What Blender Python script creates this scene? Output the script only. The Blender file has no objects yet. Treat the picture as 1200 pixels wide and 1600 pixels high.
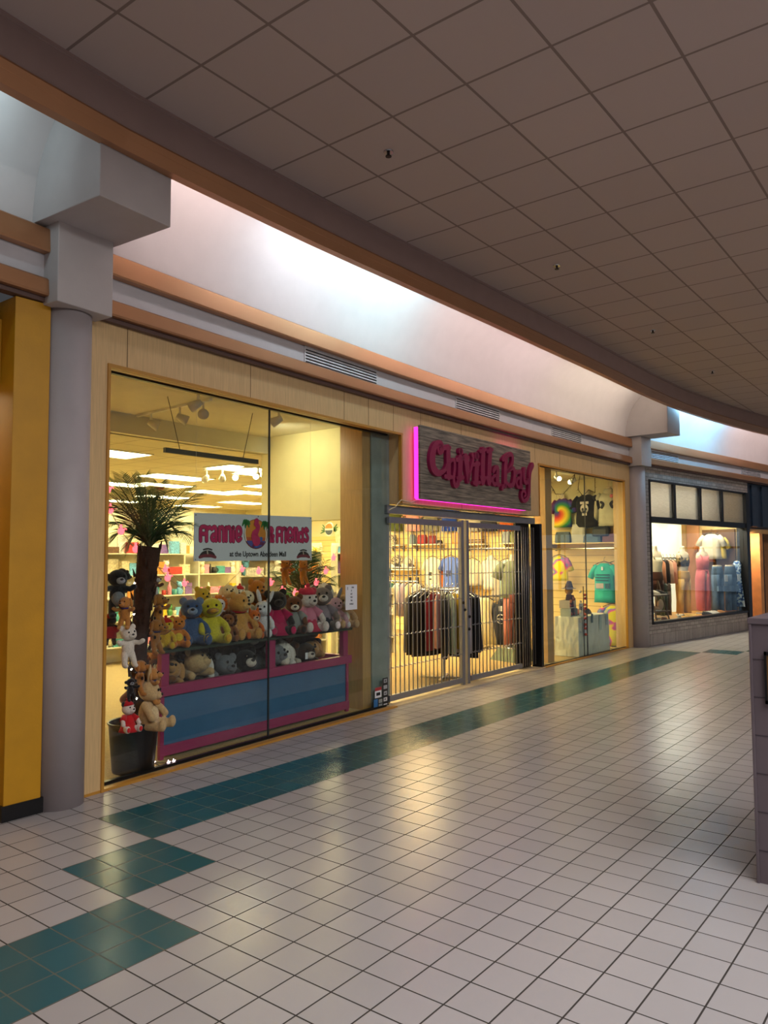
import bpy, bmesh, math, random
from mathutils import Vector, Matrix
PI = math.pi
sc = bpy.context.scene
col = sc.collection
rnd = random.Random(7)

# ------------------------------------------------------------------ camera, world, lights, exposure
EYE = 1.7397
HEAD = 0.6650          # heading from +X (along the mall) towards +Y (into the shops)
PITCH = 0.0613
ROLL = -0.0044
F_PX = 1207.4
SHIFT = 11.5
cam_data = bpy.data.cameras.new('camera')
cam = bpy.data.objects.new('camera', cam_data)
col.objects.link(cam)
cam.matrix_world = (Matrix.Translation((0, 0, EYE)) @ Matrix.Rotation(HEAD - PI/2, 4, 'Z')
                    @ Matrix.Rotation(PI/2 + PITCH, 4, 'X') @ Matrix.Rotation(ROLL, 4, 'Z'))
cam_data.sensor_fit = 'VERTICAL'
cam_data.sensor_height = 24.0
cam_data.lens = F_PX / 1600 * 24.0
cam_data.shift_x = SHIFT / 1600
cam_data.clip_start = 0.05
sc.camera = cam

sc.view_settings.view_transform = 'Standard'
sc.view_settings.look = 'None'
sc.view_settings.gamma = 1
sc.view_settings.exposure = 0.0
sc.cycles.max_bounces = 8
sc.cycles.transparent_max_bounces = 16
sc.cycles.sample_clamp_indirect = 6.0
sc.cycles.caustics_reflective = False
sc.cycles.caustics_refractive = False

world = bpy.data.worlds.new('world')
sc.world = world
world.use_nodes = True
world.node_tree.nodes['Background'].inputs[0].default_value = (0.9, 0.93, 1.0, 1)
world.node_tree.nodes['Background'].inputs[1].default_value = 0.05

def area(name, loc, target, sx, sy, watts, color):
    l = bpy.data.lights.new(name, 'AREA')
    l.shape = 'RECTANGLE'; l.size = sx; l.size_y = sy
    l.energy = watts; l.color = color
    o = bpy.data.objects.new(name, l); col.objects.link(o)
    o.location = loc
    d = Vector(target) - Vector(loc)
    o.rotation_euler = d.to_track_quat('-Z', 'Y').to_euler()
    return o
def spot(name, loc, target, watts, color, size=1.0, blend=.6, soft=.03):
    l = bpy.data.lights.new(name, 'SPOT')
    l.energy = watts; l.color = color; l.spot_size = size; l.spot_blend = blend; l.shadow_soft_size = soft
    o = bpy.data.objects.new(name, l); col.objects.link(o)
    o.location = loc
    o.rotation_euler = (Vector(target) - Vector(loc)).to_track_quat('-Z', 'Y').to_euler()
    return o

# unseen area light added above and behind the viewer to brighten the concourse
area('added_overhead_light', (2.5, -2.4, 4.80), (2.5, -2.39, 0), 8.0, 3.4, 640, (1.0, .965, .94))
for k, x in enumerate((11.0, 15.0, 19.0, 23.0)):
    spot('added_floor_spot', (x, -3.0 - .4*k, 4.84), (x - .5, .5 - .5*k, 0), 190, (1, .9, .84), 2.3, .7, 0)  # added unseen spots that brighten the floor towards the far right

# ------------------------------------------------------------------ the plan of the place (metres)
CEIL = 4.888
def W(x):                       # front of the curved shop facade
    return 5.57 - .0048*(x - 11)**2
def dW(x):
    return -.0096*(x - 11)
EX = [-9, -6, -3, 0, 2, 3, 5, 8, 11, 13, 14.6, 16, 17.6, 18.9, 21, 24, 28]
EY = [1.6, 2.75, 3.55, 4.08, 4.31, 4.40, 4.43, 4.37, 4.34, 4.34, 4.29, 4.15, 3.91, 3.68, 3.15, 2.3, .9]
def E(x):                       # edge of the tiled ceiling
    for i in range(len(EX)-1):
        if x <= EX[i+1]:
            t = (x-EX[i])/(EX[i+1]-EX[i]); return EY[i]*(1-t)+EY[i+1]*t
    return EY[-1]
def span(a, b, n):
    return [a+(b-a)*i/(n-1) for i in range(n)]
MAIN = lambda a, b, n=24: [(x, W(x)) for x in span(a, b, n)]
LEFT = lambda a, b, n=6: [(x, W(2.95)+.08*(x-2.95)) for x in span(a, b, n)]
RA = Vector((15.2, 5.32)); RD = Vector((.98895, -.14825)); RN = Vector((.14825, .98895))
def RIGHT(s0, s1, n=4):
    return [tuple(RA+RD*s) for s in span(s0, s1, n)]
EDGE = lambda a, b, n=40: [(x, E(x)) for x in span(a, b, n)]

# a pixel of the photograph met with a plane of the place
def ray(u, v):
    x, y = (u - 600 + SHIFT)/F_PX, (v - 800)/F_PX
    c, s = math.cos(-ROLL), math.sin(-ROLL)
    x, y = x*c - y*s, x*s + y*c
    c, s = math.cos(PITCH), math.sin(PITCH)
    fw, up = c + y*s, s - y*c
    ch, sh = math.cos(HEAD), math.sin(HEAD)
    return Vector((fw*ch + x*sh, fw*sh - x*ch, up))
CAM = Vector((0, 0, EYE))
def on_x(u, v, x): r = ray(u, v); return CAM + r*(x/r.x)
def on_y(u, v, y): r = ray(u, v); return CAM + r*(y/r.y)
def on_z(u, v, z): r = ray(u, v); return CAM + r*((z-EYE)/r.z)
def on_w(u, v, off=0):
    y = 5.4
    for _ in range(40):
        p = on_y(u, v, y); y = .5*y + .5*(W(p.x)+off)
    return p
def on_r(u, v, off=0):          # on the brick front, off metres behind it
    r = ray(u, v); a = RA + RN*off
    return CAM + r*(a.dot(RN)/(r.x*RN.x+r.y*RN.y))
def fwd(p): return p[0]*math.cos(HEAD)+p[1]*math.sin(HEAD)
def px(p): return fwd(p)/F_PX   # metres per pixel at a point

# ------------------------------------------------------------------ materials
def lin(h):
    h = h.lstrip('#')
    c = [int(h[i:i+2], 16)/255 for i in (0, 2, 4)]
    return tuple(x/12.92 if x <= .04045 else ((x+.055)/1.055)**2.4 for x in c) + (1,)
_M = {}
def new_mat(name):
    m = bpy.data.materials.new(name); m.use_nodes = True
    nt = m.node_tree
    return m, nt, nt.nodes['Principled BSDF']
def coords(nt, scale=(1, 1, 1)):
    tc = nt.nodes.new('ShaderNodeTexCoord'); mp = nt.nodes.new('ShaderNodeMapping')
    mp.inputs['Scale'].default_value = scale
    nt.links.new(tc.outputs['Object'], mp.inputs['Vector'])
    return mp.outputs[0]
def noise(nt, vec, scale, detail=3):
    n = nt.nodes.new('ShaderNodeTexNoise'); n.inputs['Scale'].default_value = scale; n.inputs['Detail'].default_value = detail
    nt.links.new(vec, n.inputs['Vector']); return n
def ramp(nt, fac, stops):
    r = nt.nodes.new('ShaderNodeValToRGB'); e = r.color_ramp.elements
    while len(e) < len(stops): e.new(.5)
    for k, (p, c) in enumerate(stops):
        e[k].position = p; e[k].color = c
    nt.links.new(fac, r.inputs[0]); return r.outputs[0]
def mathn(nt, op, a, b=None, c=None):
    n = nt.nodes.new('ShaderNodeMath'); n.operation = op
    for k, v in enumerate((a, b, c)):
        if v is None: continue
        if isinstance(v, (int, float)): n.inputs[k].default_value = v
        else: nt.links.new(v, n.inputs[k])
    return n.outputs[0]
def mixc(nt, fac, a, b):
    n = nt.nodes.new('ShaderNodeMix'); n.data_type = 'RGBA'
    for s, v in ((n.inputs[0], fac), (n.inputs[6], a), (n.inputs[7], b)):
        if isinstance(v, (int, float)): s.default_value = v if s.type == 'VALUE' else (v, v, v, 1)
        elif isinstance(v, tuple): s.default_value = v
        else: nt.links.new(v, s)
    return n.outputs[2]
def bumped(nt, b, h, strength, dist=.01):
    n = nt.nodes.new('ShaderNodeBump'); n.inputs['Strength'].default_value = strength; n.inputs['Distance'].default_value = dist
    nt.links.new(h, n.inputs['Height']); nt.links.new(n.outputs[0], b.inputs['Normal'])
def mat(hexc, r=.6, m=0, bump=0, bs=60, var=.12, vs=6, coat=0, sheen=0, scale=(1, 1, 1), spec=.5):
    key = (hexc, r, m, bump, bs, var, vs, coat, sheen, scale, spec)
    if key in _M: return _M[key]
    M, nt, b = new_mat('finish_' + hexc)
    c = lin(hexc)
    v = coords(nt, scale)
    if var:
        n = noise(nt, v, vs)
        lo = tuple(x*(1-var) for x in c[:3])+(1,); hi = tuple(min(1, x*(1+var)) for x in c[:3])+(1,)
        nt.links.new(ramp(nt, n.outputs[0], [(.3, lo), (.7, hi)]), b.inputs['Base Color'])
    else:
        b.inputs['Base Color'].default_value = c
    b.inputs['Roughness'].default_value = r; b.inputs['Metallic'].default_value = m
    b.inputs['Specular IOR Level'].default_value = spec
    b.inputs['Coat Weight'].default_value = coat
    b.inputs['Sheen Weight'].default_value = sheen
    if bump: bumped(nt, b, noise(nt, v, bs).outputs[0], bump)
    _M[key] = M
    return M
def glow(hexc, strength):
    key = ('glow', hexc, strength)
    if key in _M: return _M[key]
    M, nt, b = new_mat('glow_' + hexc)
    b.inputs['Base Color'].default_value = lin(hexc)
    b.inputs['Emission Color'].default_value = lin(hexc); b.inputs['Emission Strength'].default_value = strength
    _M[key] = M
    return M
def plush(hexc): return mat(hexc, .95, 0, .6, 90, .16, 30, 0, .25, spec=.15)
def cloth(hexc): return mat(hexc, .9, 0, .25, 120, .1, 9, 0, .15, spec=.2)
def glass_mat(name, tint, rough=.0, boost=1.0):
    M = bpy.data.materials.new(name); M.use_nodes = True; nt = M.node_tree; nt.nodes.clear()
    out = nt.nodes.new('ShaderNodeOutputMaterial'); mx = nt.nodes.new('ShaderNodeMixShader')
    tr = nt.nodes.new('ShaderNodeBsdfTransparent'); gl = nt.nodes.new('ShaderNodeBsdfGlossy'); lw = nt.nodes.new('ShaderNodeLayerWeight')
    tr.inputs[0].default_value = tint; gl.inputs[0].default_value = (.9, .95, 1, 1); gl.inputs['Roughness'].default_value = rough
    nt.links.new(mathn(nt, 'MULTIPLY_ADD', mathn(nt, 'POWER', lw.outputs['Facing'], 5.0), .6*boost, .045*boost), mx.inputs[0]); nt.links.new(tr.outputs[0], mx.inputs[1]); nt.links.new(gl.outputs[0], mx.inputs[2])
    nt.links.new(mx.outputs[0], out.inputs[0])
    return M

# ------------------------------------------------------------------ mesh building
class MB:
    def __init__(s): s.v = []; s.f = []; s.m = []
    def add(s, vs, fs, mi=0):
        k = len(s.v); s.v += [tuple(p) for p in vs]; s.f += [tuple(i+k for i in f) for f in fs]; s.m += [mi]*len(fs); return s
    def box(s, x0, y0, z0, x1, y1, z1, mi=0):
        x0, x1 = min(x0, x1), max(x0, x1); y0, y1 = min(y0, y1), max(y0, y1); z0, z1 = min(z0, z1), max(z0, z1)
        return s.add([(x0,y0,z0),(x1,y0,z0),(x1,y1,z0),(x0,y1,z0),(x0,y0,z1),(x1,y0,z1),(x1,y1,z1),(x0,y1,z1)],
              [(0,3,2,1),(4,5,6,7),(0,1,5,4),(1,2,6,5),(2,3,7,6),(3,0,4,7)], mi)
    def loft(s, rings, cap=True, mi=0, closed=True):
        n = len(rings[0]); vs = [p for r in rings for p in r]; fs = []
        for a in range(len(rings)-1):
            for i in range(n if closed else n-1):
                j = (i+1) % n
                fs.append((a*n+i, a*n+j, (a+1)*n+j, (a+1)*n+i))
        if cap:
            fs.append(tuple(range(n))[::-1]); fs.append(tuple(range((len(rings)-1)*n, len(rings)*n)))
        return s.add(vs, fs, mi)
    def ell(s, spec, n=16, cap=True, fold=0, k=5, ph=0, mi=0):     # stack of (z, cx, cy, rx, ry)
        rings = []
        for q, (z, cx, cy, rx, ry) in enumerate(spec):
            r = []
            for i in range(n):
                a = 2*PI*i/n
                w = 1 + fold*math.sin(k*a+ph+q*.35)*(q/len(spec))
                r.append((cx+rx*w*math.cos(a), cy+ry*w*math.sin(a), z))
            rings.append(r)
        return s.loft(rings, cap, mi)
    def tube(s, pts, rad, n=8, mi=0, cap=True):
        pts = [Vector(p) for p in pts]
        if isinstance(rad, (int, float)): rad = [rad]*len(pts)
        rings = []; up = None
        for i, p in enumerate(pts):
            t = (pts[min(i+1, len(pts)-1)] - pts[max(i-1, 0)])
            if t.length < 1e-9: t = Vector((0, 0, 1))
            t.normalize()
            if up is None: up = Vector((0, 0, 1)) if abs(t.z) < .9 else Vector((1, 0, 0))
            a = t.cross(up); 
            if a.length < 1e-5: a = t.cross(Vector((0, 1, 0)))
            a.normalize(); b = a.cross(t).normalized(); up = b
            rings.append([p + (a*math.cos(2*PI*k/n) + b*math.sin(2*PI*k/n))*rad[i] for k in range(n)])
        return s.loft(rings, cap, mi)
    def ball(s, c, r, n=14, m=9, mi=0, rot=None):
        if isinstance(r, (int, float)): r = (r, r, r)
        c = Vector(c); vs = []
        for j in range(1, m):
            th = PI*j/m
            for i in range(n):
                a = 2*PI*i/n
                q = Vector((r[0]*math.sin(th)*math.cos(a), r[1]*math.sin(th)*math.sin(a), r[2]*math.cos(th)))
                vs.append(c + (rot @ q if rot else q))
        t = Vector((0, 0, r[2])); t = rot @ t if rot else t
        vs += [c+t, c-t]; T = len(vs)-2
        fs = []
        for j in range(m-2):
            for i in range(n):
                k = (i+1) % n
                fs.append((j*n+i, (j+1)*n+i, (j+1)*n+k, j*n+k))
        for i in range(n):
            k = (i+1) % n
            fs.append((T, i, k)); fs.append((T+1, (m-2)*n+k, (m-2)*n+i))
        return s.add(vs, fs, mi)
    def prism(s, poly, y0, y1, mi=0):        # polygon in x,z pushed along y
        n = len(poly)
        vs = [(p[0], y0, p[1]) for p in poly] + [(p[0], y1, p[1]) for p in poly]
        fs = [tuple(range(n)), tuple(range(n, 2*n))[::-1]] + [(i, n+i, n+(i+1) % n, (i+1) % n) for i in range(n)]
        return s.add(vs, fs, mi)
    def sweep(s, prof, path, closed=True, mi=0, caps=True):   # prof: (d behind the front, z)
        rings = []
        for i, p in enumerate(path):
            a = Vector(path[max(i-1, 0)]); b = Vector(path[min(i+1, len(path)-1)])
            t = (b-a).normalized(); nn = Vector((-t.y, t.x))
            rings.append([(p[0]+nn.x*d, p[1]+nn.y*d, z) for d, z in prof])
        return s.loft(rings, closed and caps, mi, closed)
    def stroke(s, pts, w, y0, y1, mi=0, sub=4):  # flat brush stroke in x,z with round ends and thickness
        P = [Vector((p[0], p[1])) for p in pts]
        if isinstance(w, (int, float)): w = [w]*len(P)
        Q = []; R = []
        for i in range(len(P)-1):
            p0, p1, p2, p3 = P[max(i-1, 0)], P[i], P[i+1], P[min(i+2, len(P)-1)]
            for k in range(sub):
                t = k/sub
                Q.append(.5*((2*p1)+(p2-p0)*t+(2*p0-5*p1+4*p2-p3)*t*t+(3*p1-p0-3*p2+p3)*t**3)); R.append((w[i]*(1-t)+w[i+1]*t)/2)
        Q.append(P[-1]); R.append(w[-1]/2)
        L = []; Rr = []
        for i in range(len(Q)):
            t = (Q[min(i+1, len(Q)-1)]-Q[max(i-1, 0)]); t = t.normalized() if t.length > 1e-9 else Vector((1, 0))
            nn = Vector((-t.y, t.x)); L.append(Q[i]+nn*R[i]); Rr.append(Q[i]-nn*R[i])
        for i in range(len(Q)-1):
            a, b, c, d = L[i], L[i+1], Rr[i+1], Rr[i]
            s.prism([a, d, c, b], y0, y1, mi)
        for q, r in ((Q[0], R[0]), (Q[-1], R[-1])):
            s.prism([(q.x+r*math.cos(2*PI*k/12), q.y+r*math.sin(2*PI*k/12)) for k in range(12)], y0-.0004, y1, mi)
        return s
    def mesh(s, name, mats, smooth=False):
        me = bpy.data.meshes.new(name); me.from_pydata(s.v, [], s.f)
        for m in (mats if isinstance(mats, (list, tuple)) else [mats]): me.materials.append(m)
        me.polygons.foreach_set('material_index', s.m)
        bm = bmesh.new(); bm.from_mesh(me); bmesh.ops.recalc_face_normals(bm, faces=bm.faces); bm.to_mesh(me); bm.free()
        if smooth: me.polygons.foreach_set('use_smooth', [True]*len(me.polygons))
        me.update(); return me
    def build(s, name, mats, parent=None, smooth=False, bevel=0):
        return link(name, s.mesh(name, mats, smooth), parent, bevel)
def link(name, me, parent=None, bevel=0):
    o = bpy.data.objects.new(name, me); col.objects.link(o)
    if parent: o.parent = parent
    if bevel:
        b = o.modifiers.new('edge', 'BEVEL'); b.width = bevel; b.segments = 2; b.limit_method = 'ANGLE'
    return o
def tag(o, label, cat, group=None, kind=None):
    o['label'] = label; o['category'] = cat
    if group: o['group'] = group
    if kind: o['kind'] = kind
    return o
def struct(o, label=None):
    o['kind'] = 'structure'
    if label: o['label'] = label
    return o
def empty(name, loc=(0, 0, 0), rz=0, scale=1, rot=None):
    o = bpy.data.objects.new(name, None); col.objects.link(o)
    o.empty_display_size = .1
    o.location = loc; o.rotation_euler = rot or (0, 0, rz)
    o.scale = (scale,)*3 if isinstance(scale, (int, float)) else scale
    return o
def dup(root, loc, rz=None, scale=None, label=None):
    def cp(o, par):
        c = o.copy(); col.objects.link(c)
        if par: c.parent = par
        for ch in o.children: cp(ch, c)
        return c
    c = cp(root, None); c.location = loc
    if rz is not None: c.rotation_euler = (0, 0, rz)
    if scale is not None: c.scale = (scale,)*3
    if label: c['label'] = label
    return c
def paint(o, m):                 # a material of its own on a shared mesh
    if not o.data.materials: o.data.materials.append(None)
    o.material_slots[0].link = 'OBJECT'; o.material_slots[0].material = m
    return o
def text_mesh(name, body, size, m, parent, loc, depth=.001, bold=0, align='CENTER', sx=1.0):
    cu = bpy.data.curves.new(name, 'FONT'); cu.body = body; cu.size = size; cu.extrude = depth; cu.align_x = align
    cu.offset = bold
    t = bpy.data.objects.new('tmp', cu); col.objects.link(t)
    dg = bpy.context.evaluated_depsgraph_get(); dg.update()
    me = bpy.data.meshes.new_from_object(t.evaluated_get(dg))
    bpy.data.objects.remove(t)
    me.transform(Matrix.Rotation(PI/2, 4, 'X') @ Matrix.Scale(sx, 4, (1, 0, 0)))
    me.materials.clear(); me.materials.append(m)
    o = link(name, me, parent); o.location = loc
    return o
# ------------------------------------------------------------------ structure materials
def tile_mat(name, base, grout, ox, oy, t, gw, var, rough, bump=.3, emph=0):
    M, nt, b = new_mat(name)
    tc = nt.nodes.new('ShaderNodeTexCoord'); sp = nt.nodes.new('ShaderNodeSeparateXYZ'); nt.links.new(tc.outputs['Object'], sp.inputs[0])
    u = mathn(nt, 'DIVIDE', mathn(nt, 'SUBTRACT', sp.outputs[0], ox), t); w = mathn(nt, 'DIVIDE', mathn(nt, 'SUBTRACT', sp.outputs[1], oy), t)
    def edge(q):
        f = mathn(nt, 'FRACT', q); return mathn(nt, 'MINIMUM', f, mathn(nt, 'SUBTRACT', 1.0, f))
    d = mathn(nt, 'MINIMUM', edge(u), edge(w))
    g = mathn(nt, 'LESS_THAN', d, gw/t/2)
    cb = nt.nodes.new('ShaderNodeCombineXYZ'); nt.links.new(mathn(nt, 'FLOOR', u), cb.inputs[0]); nt.links.new(mathn(nt, 'FLOOR', w), cb.inputs[1])
    wn = nt.nodes.new('ShaderNodeTexWhiteNoise'); nt.links.new(cb.outputs[0], wn.inputs['Vector'])
    c = lin(base); lo = tuple(x*(1-var) for x in c[:3])+(1,); hi = tuple(min(1, x*(1+var)) for x in c[:3])+(1,)
    cc = ramp(nt, wn.outputs[0], [(0, lo), (1, hi)])
    n = noise(nt, tc.outputs['Object'], 1.7, 4)
    cc2 = mixc(nt, mathn(nt, 'MULTIPLY', n.outputs[0], .08), cc, tuple(x*.8 for x in c[:3])+(1,))
    nt.links.new(mixc(nt, g, cc2, lin(grout)), b.inputs['Base Color'])
    n2 = noise(nt, tc.outputs['Object'], 260, 2)
    rr = mathn(nt, 'ADD', mathn(nt, 'MULTIPLY', n.outputs[0], .08), rough-.04)
    nt.links.new(mixc(nt, g, rr, .9), b.inputs['Roughness'])
    h = mathn(nt, 'ADD', mathn(nt, 'MULTIPLY', mathn(nt, 'MINIMUM', d, .03), 20), mathn(nt, 'MULTIPLY', n2.outputs[0], .12))
    bumped(nt, b, h, bump, .002)
    return M
GX, GY, GT = 2.6242, 2.7525, .2032
m_white_tile = tile_mat('pale_floor_tile', '#a4a0a2', '#2e2926', GX, GY, GT, .0075, .05, .25)
m_teal_tile = tile_mat('teal_floor_tile', '#1f5660', '#53584f', GX, GY, GT, .0075, .08, .22)
m_ceil = tile_mat('ceiling_tile', '#b8a8a2', '#83746d', 4.268, 3.186, .6096, .02, .04, .95, .5)
m_maple = mat('#cfae7c', .45, 0, .05, 40, .1, 6, 0, 0, (14, 14, .8))
m_maple2 = mat('#b98f55', .45, 0, .05, 40, .12, 6, 0, 0, (14, 14, .8))
m_gold = mat('#b5812f', .4, .0, 0, 0, .05)
m_copper = mat('#bd8a64', .4, .7, 0, 0, .05, 2)
m_copper_dk = mat('#8e5433', .4, .6, 0, 0, .05, 2)
m_mauve = mat('#aaa1a3', .5, 0, .05, 80, .03)
m_cap = mat('#b9b1b0', .55, 0, .05, 80, .03)
m_cove = mat('#d9d0cf', .8, 0, .04, 60, .02)
m_panel = mat('#c9c5c9', .5, 0, 0, 0, .03)
m_trimdk = mat('#5e4640', .5, 0, 0, 0, .05)
m_bulk = mat('#9c8580', .85, 0, .08, 150, .03)
m_black = mat('#0d0d10', .35, 0, 0, 0, 0)
m_mustard = mat('#c08a10', .5, 0, .08, 60, .06)
m_glass = glass_mat('display_glass', (.93, .97, .95, 1))
m_carpet = mat('#b39a68', 1, 0, 1.0, 220, .25, 90)
m_wallin = mat('#d8cfae', .85, 0, .05, 60, .03)
m_ceilin = mat('#d8d2bb', .9, 0, .05, 120, .03)
m_chrome = mat('#c9ccd0', .22, 1, 0, 0, 0)
m_steel = mat('#8f9097', .38, .7, 0, 0, .05)

# mall floor: pale tiles with the stepped teal band let in
def teal(i, j):
    return (-10 <= i < -1 and 1 <= j < 4) or (-1 <= i < 2 and 4 <= j < 7) or (2 <= i < 61 and 7 <= j < 10) or (61 <= i < 64 and 4 <= j < 7) or (64 <= i < 75 and 1 <= j < 4)
bi = [-50, -10, -1, 2, 61, 64, 75, 180]; bj = [-70, 1, 4, 7, 10, 14]
mb = MB()
for a in range(len(bi)-1):
    for b_ in range(len(bj)-1):
        mi = 1 if teal(bi[a], bj[b_]) else 0
        x0, x1, y0, y1 = GX+bi[a]*GT, GX+bi[a+1]*GT, GY+bj[b_]*GT, GY+bj[b_+1]*GT
        mb.add([(x0, y0, 0), (x1, y0, 0), (x1, y1, 0), (x0, y1, 0)], [(0, 1, 2, 3)], mi)
mb.box(GX-50*GT, GY-70*GT, -.2, GX+180*GT, GY+14*GT, -.06)
struct(mb.build('floor', [m_white_tile, m_teal_tile]), 'pale square tiled mall floor with a stepped teal band')
# shop floors
mb = MB()
mb.sweep([(.02, -.05), (.02, .004), (12.5, .004), (12.5, -.05)], [(x, W(x)) for x in span(1.4, 15.6, 20)], True)
struct(mb.build('floor_carpet', m_carpet), 'tan loop pile carpet inside the shops')
mb = MB(); mb.sweep([(-.005, 0), (-.005, .02), (.05, .02), (.05, 0)], MAIN(3.2, 7.4))
struct(mb.build('trim_1', m_gold), 'brass threshold strip under the large shop window')
mb = MB(); mb.sweep([(.0, 0), (.0, .018), (.3, .018), (.3, 0)], MAIN(7.35, 11.46))
struct(mb.build('trim_2', mat('#cbb894', .6)), 'pale stone threshold under the folding gate')
mb = MB(); mb.sweep([(-.005, 0), (-.005, .02), (.05, .02), (.05, 0)], MAIN(11.46, 14.95))
struct(mb.build('trim_3', m_gold), 'brass threshold strip under the clothing window')

# ceiling of the concourse
mb = MB(); pts = EDGE(-9, 28, 60)
for i in range(len(pts)-1):
    (xa, ya), (xb, yb) = pts[i], pts[i+1]
    mb.add([(xa, -11, CEIL), (xb, -11, CEIL), (xb, yb, CEIL), (xa, ya, CEIL)], [(0, 1, 2, 3)])
    mb.add([(xa, -11, CEIL+.1), (xb, -11, CEIL+.1), (xb, yb, CEIL+.1), (xa, ya, CEIL+.1)], [(0, 1, 2, 3)])
struct(mb.build('ceiling', m_ceil), 'brownish suspended tile ceiling with a square grid')
BZ = 4.565
mb = MB(); mb.sweep([(0, BZ), (.05, BZ), (.05, CEIL+.12), (0, CEIL+.12)], pts)
mb.sweep([(-.022, CEIL-.022), (0, CEIL-.022), (0, CEIL+.0), (-.022, CEIL+.0)], pts)
struct(mb.build('trim_4', m_bulk, smooth=False), 'pinkish brown curved bulkhead at the ceiling edge')
mb = MB(); mb.sweep([(-.015, BZ+.055), (-.022, BZ+.04), (.035, BZ-.07), (.12, BZ-.065), (.13, BZ+.07), (.115, BZ+.07), (.10, BZ-.005), (0, BZ-.005)], pts)
struct(mb.build('trim_5', m_copper), 'copper lip along the bottom of the curved bulkhead')
# cove, copper bands, pale frieze on each side of the columns
def cove(path, nm, lab):
    prof = [(.0, 4.12)] + [(-.55+.55*math.cos(t), 4.14+.82*math.sin(t)) for t in span(0, PI/2, 14)] + [(-1.05, 4.965)]
    m = MB(); m.sweep(prof, path, closed=False); struct(m.build(nm, m_cove, smooth=True), lab)
def bands(path, k, lab):
    m = MB(); m.sweep([(.02, 3.935), (-.10, 3.935), (-.105, 3.95), (-.095, 4.10), (-.075, 4.115), (.02, 4.115)], path)
    struct(m.build('trim_%d' % k, m_copper), 'upper copper band ' + lab)
    m = MB(); m.sweep([(.02, 3.62), (-.095, 3.62), (-.1, 3.635), (-.092, 3.735), (-.075, 3.75), (.02, 3.75)], path)
    struct(m.build('trim_%d' % (k+1), m_copper), 'lower copper band ' + lab)
    m = MB(); m.sweep([(.03, 3.585), (-.05, 3.585), (-.05, 3.622), (.03, 3.622)], path)
    struct(m.build('trim_%d' % (k+2), m_trimdk), 'dark reveal strip under the copper ' + lab)
    m = MB(); m.sweep([(-.03, 3.75), (-.03, 3.94), (.02, 3.94), (.02, 3.75)], path)
    struct(m.build('trim_%d' % (k+3), m_panel), 'pale grey frieze between the copper bands ' + lab)
P_M, P_L, P_R = MAIN(2.95, 15.2, 26), LEFT(-6, 3.0), RIGHT(0, 12, 8)
cove(P_M, 'wall_cove', 'pale curved cove lit from behind the bulkhead'); cove(P_L, 'wall_cove.001', 'pale curved cove above the yellow shop'); cove(P_R, 'wall_cove.002', 'curved cove lit blue above the brick shop')
bands(P_M, 6, 'over the maple front'); bands(P_L, 10, 'over the yellow shop'); bands(P_R, 14, 'over the brick shop')

# columns: round shaft, square capital, bracket reaching out to the bulkhead
def column(cx, cy, rz, lab):
    t = empty('column', (cx, cy, 0), rz); struct(t, lab)
    m = MB(); m.ell([(0, 0, 0, .182, .182), (3.6, 0, 0, .178, .178)], 40); struct(m.build('column_shaft', m_mauve, t, smooth=True))
    m = MB(); m.box(-.235, -.235, 3.565, .225, .3, 4.16); struct(m.build('column_capital', m_cap, t, bevel=.006))
    m = MB(); m.box(-.315, -.80, 4.14, .285, .3, 4.96); struct(m.build('column_bracket', m_cap, t, bevel=.006))
column(3.03, 5.30, math.radians(4.2), 'mauve grey round column with square capital beside the yellow shop')
column(15.32, 5.42, math.radians(-4.5), 'mauve grey round column between the maple front and the brick shop')

# maple shop front
def front(d0, d1, z0, z1, xa, xb, nm, lab, m=None):
    q = MB(); q.sweep([(d0, z0), (d1, z0), (d1, z1), (d0, z1)], MAIN(xa, xb, max(3, int((xb-xa)*2)))); return struct(q.build(nm, m or m_maple), lab)
front(0, .24, 3.27, 3.59, 3.1, 15.2, 'wall_header', 'maple veneer header over the shop windows')
front(0, .24, 0, 3.28, 3.1, 3.37, 'wall_jamb', 'maple jamb beside the round column')
front(0, .24, 2.42, 3.28, 7.53, 11.31, 'wall_fascia', 'maple fascia behind the shop name sign')
front(0, .24, 0, 3.28, 14.9, 15.2, 'wall_jamb.001', 'maple jamb right of the clothing window')
front(.02, .2, 0, 3.28, 15.19, 15.5, 'wall_stub', 'maple wall end behind the second column')
q = MB()
for x in (3.55, 4.95, 6.4, 6.85, 7.35, 7.95, 8.95, 11.2, 12.1, 13.4): q.sweep([(-.0015, 3.27), (.01, 3.27), (.01, 3.59), (-.0015, 3.59)], MAIN(x, x+.006, 3))
q.sweep([(-.0015, 2.42), (.01, 2.42), (.01, 3.27), (-.0015, 3.27)], MAIN(8.95, 8.957, 3))
struct(q.build('trim_18', mat('#6b5030', .7)), 'fine joints between the maple panels')
q = MB()
for a, b_, z in ((3.37, 7.54, 3.27), (11.3, 14.92, 3.27)): q.sweep([(-.012, z-.025), (.035, z-.025), (.035, z), (-.012, z)], MAIN(a, b_, 14))
for x, z0 in ((3.37, 0), (7.505, 2.42), (11.31, 2.42), (14.88, 0)): q.sweep([(-.012, z0), (.03, z0), (.03, 3.27), (-.012, 3.27)], MAIN(x, x+.025, 3))
struct(q.build('trim_19', m_gold), 'gold edging around the shop window openings')
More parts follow.
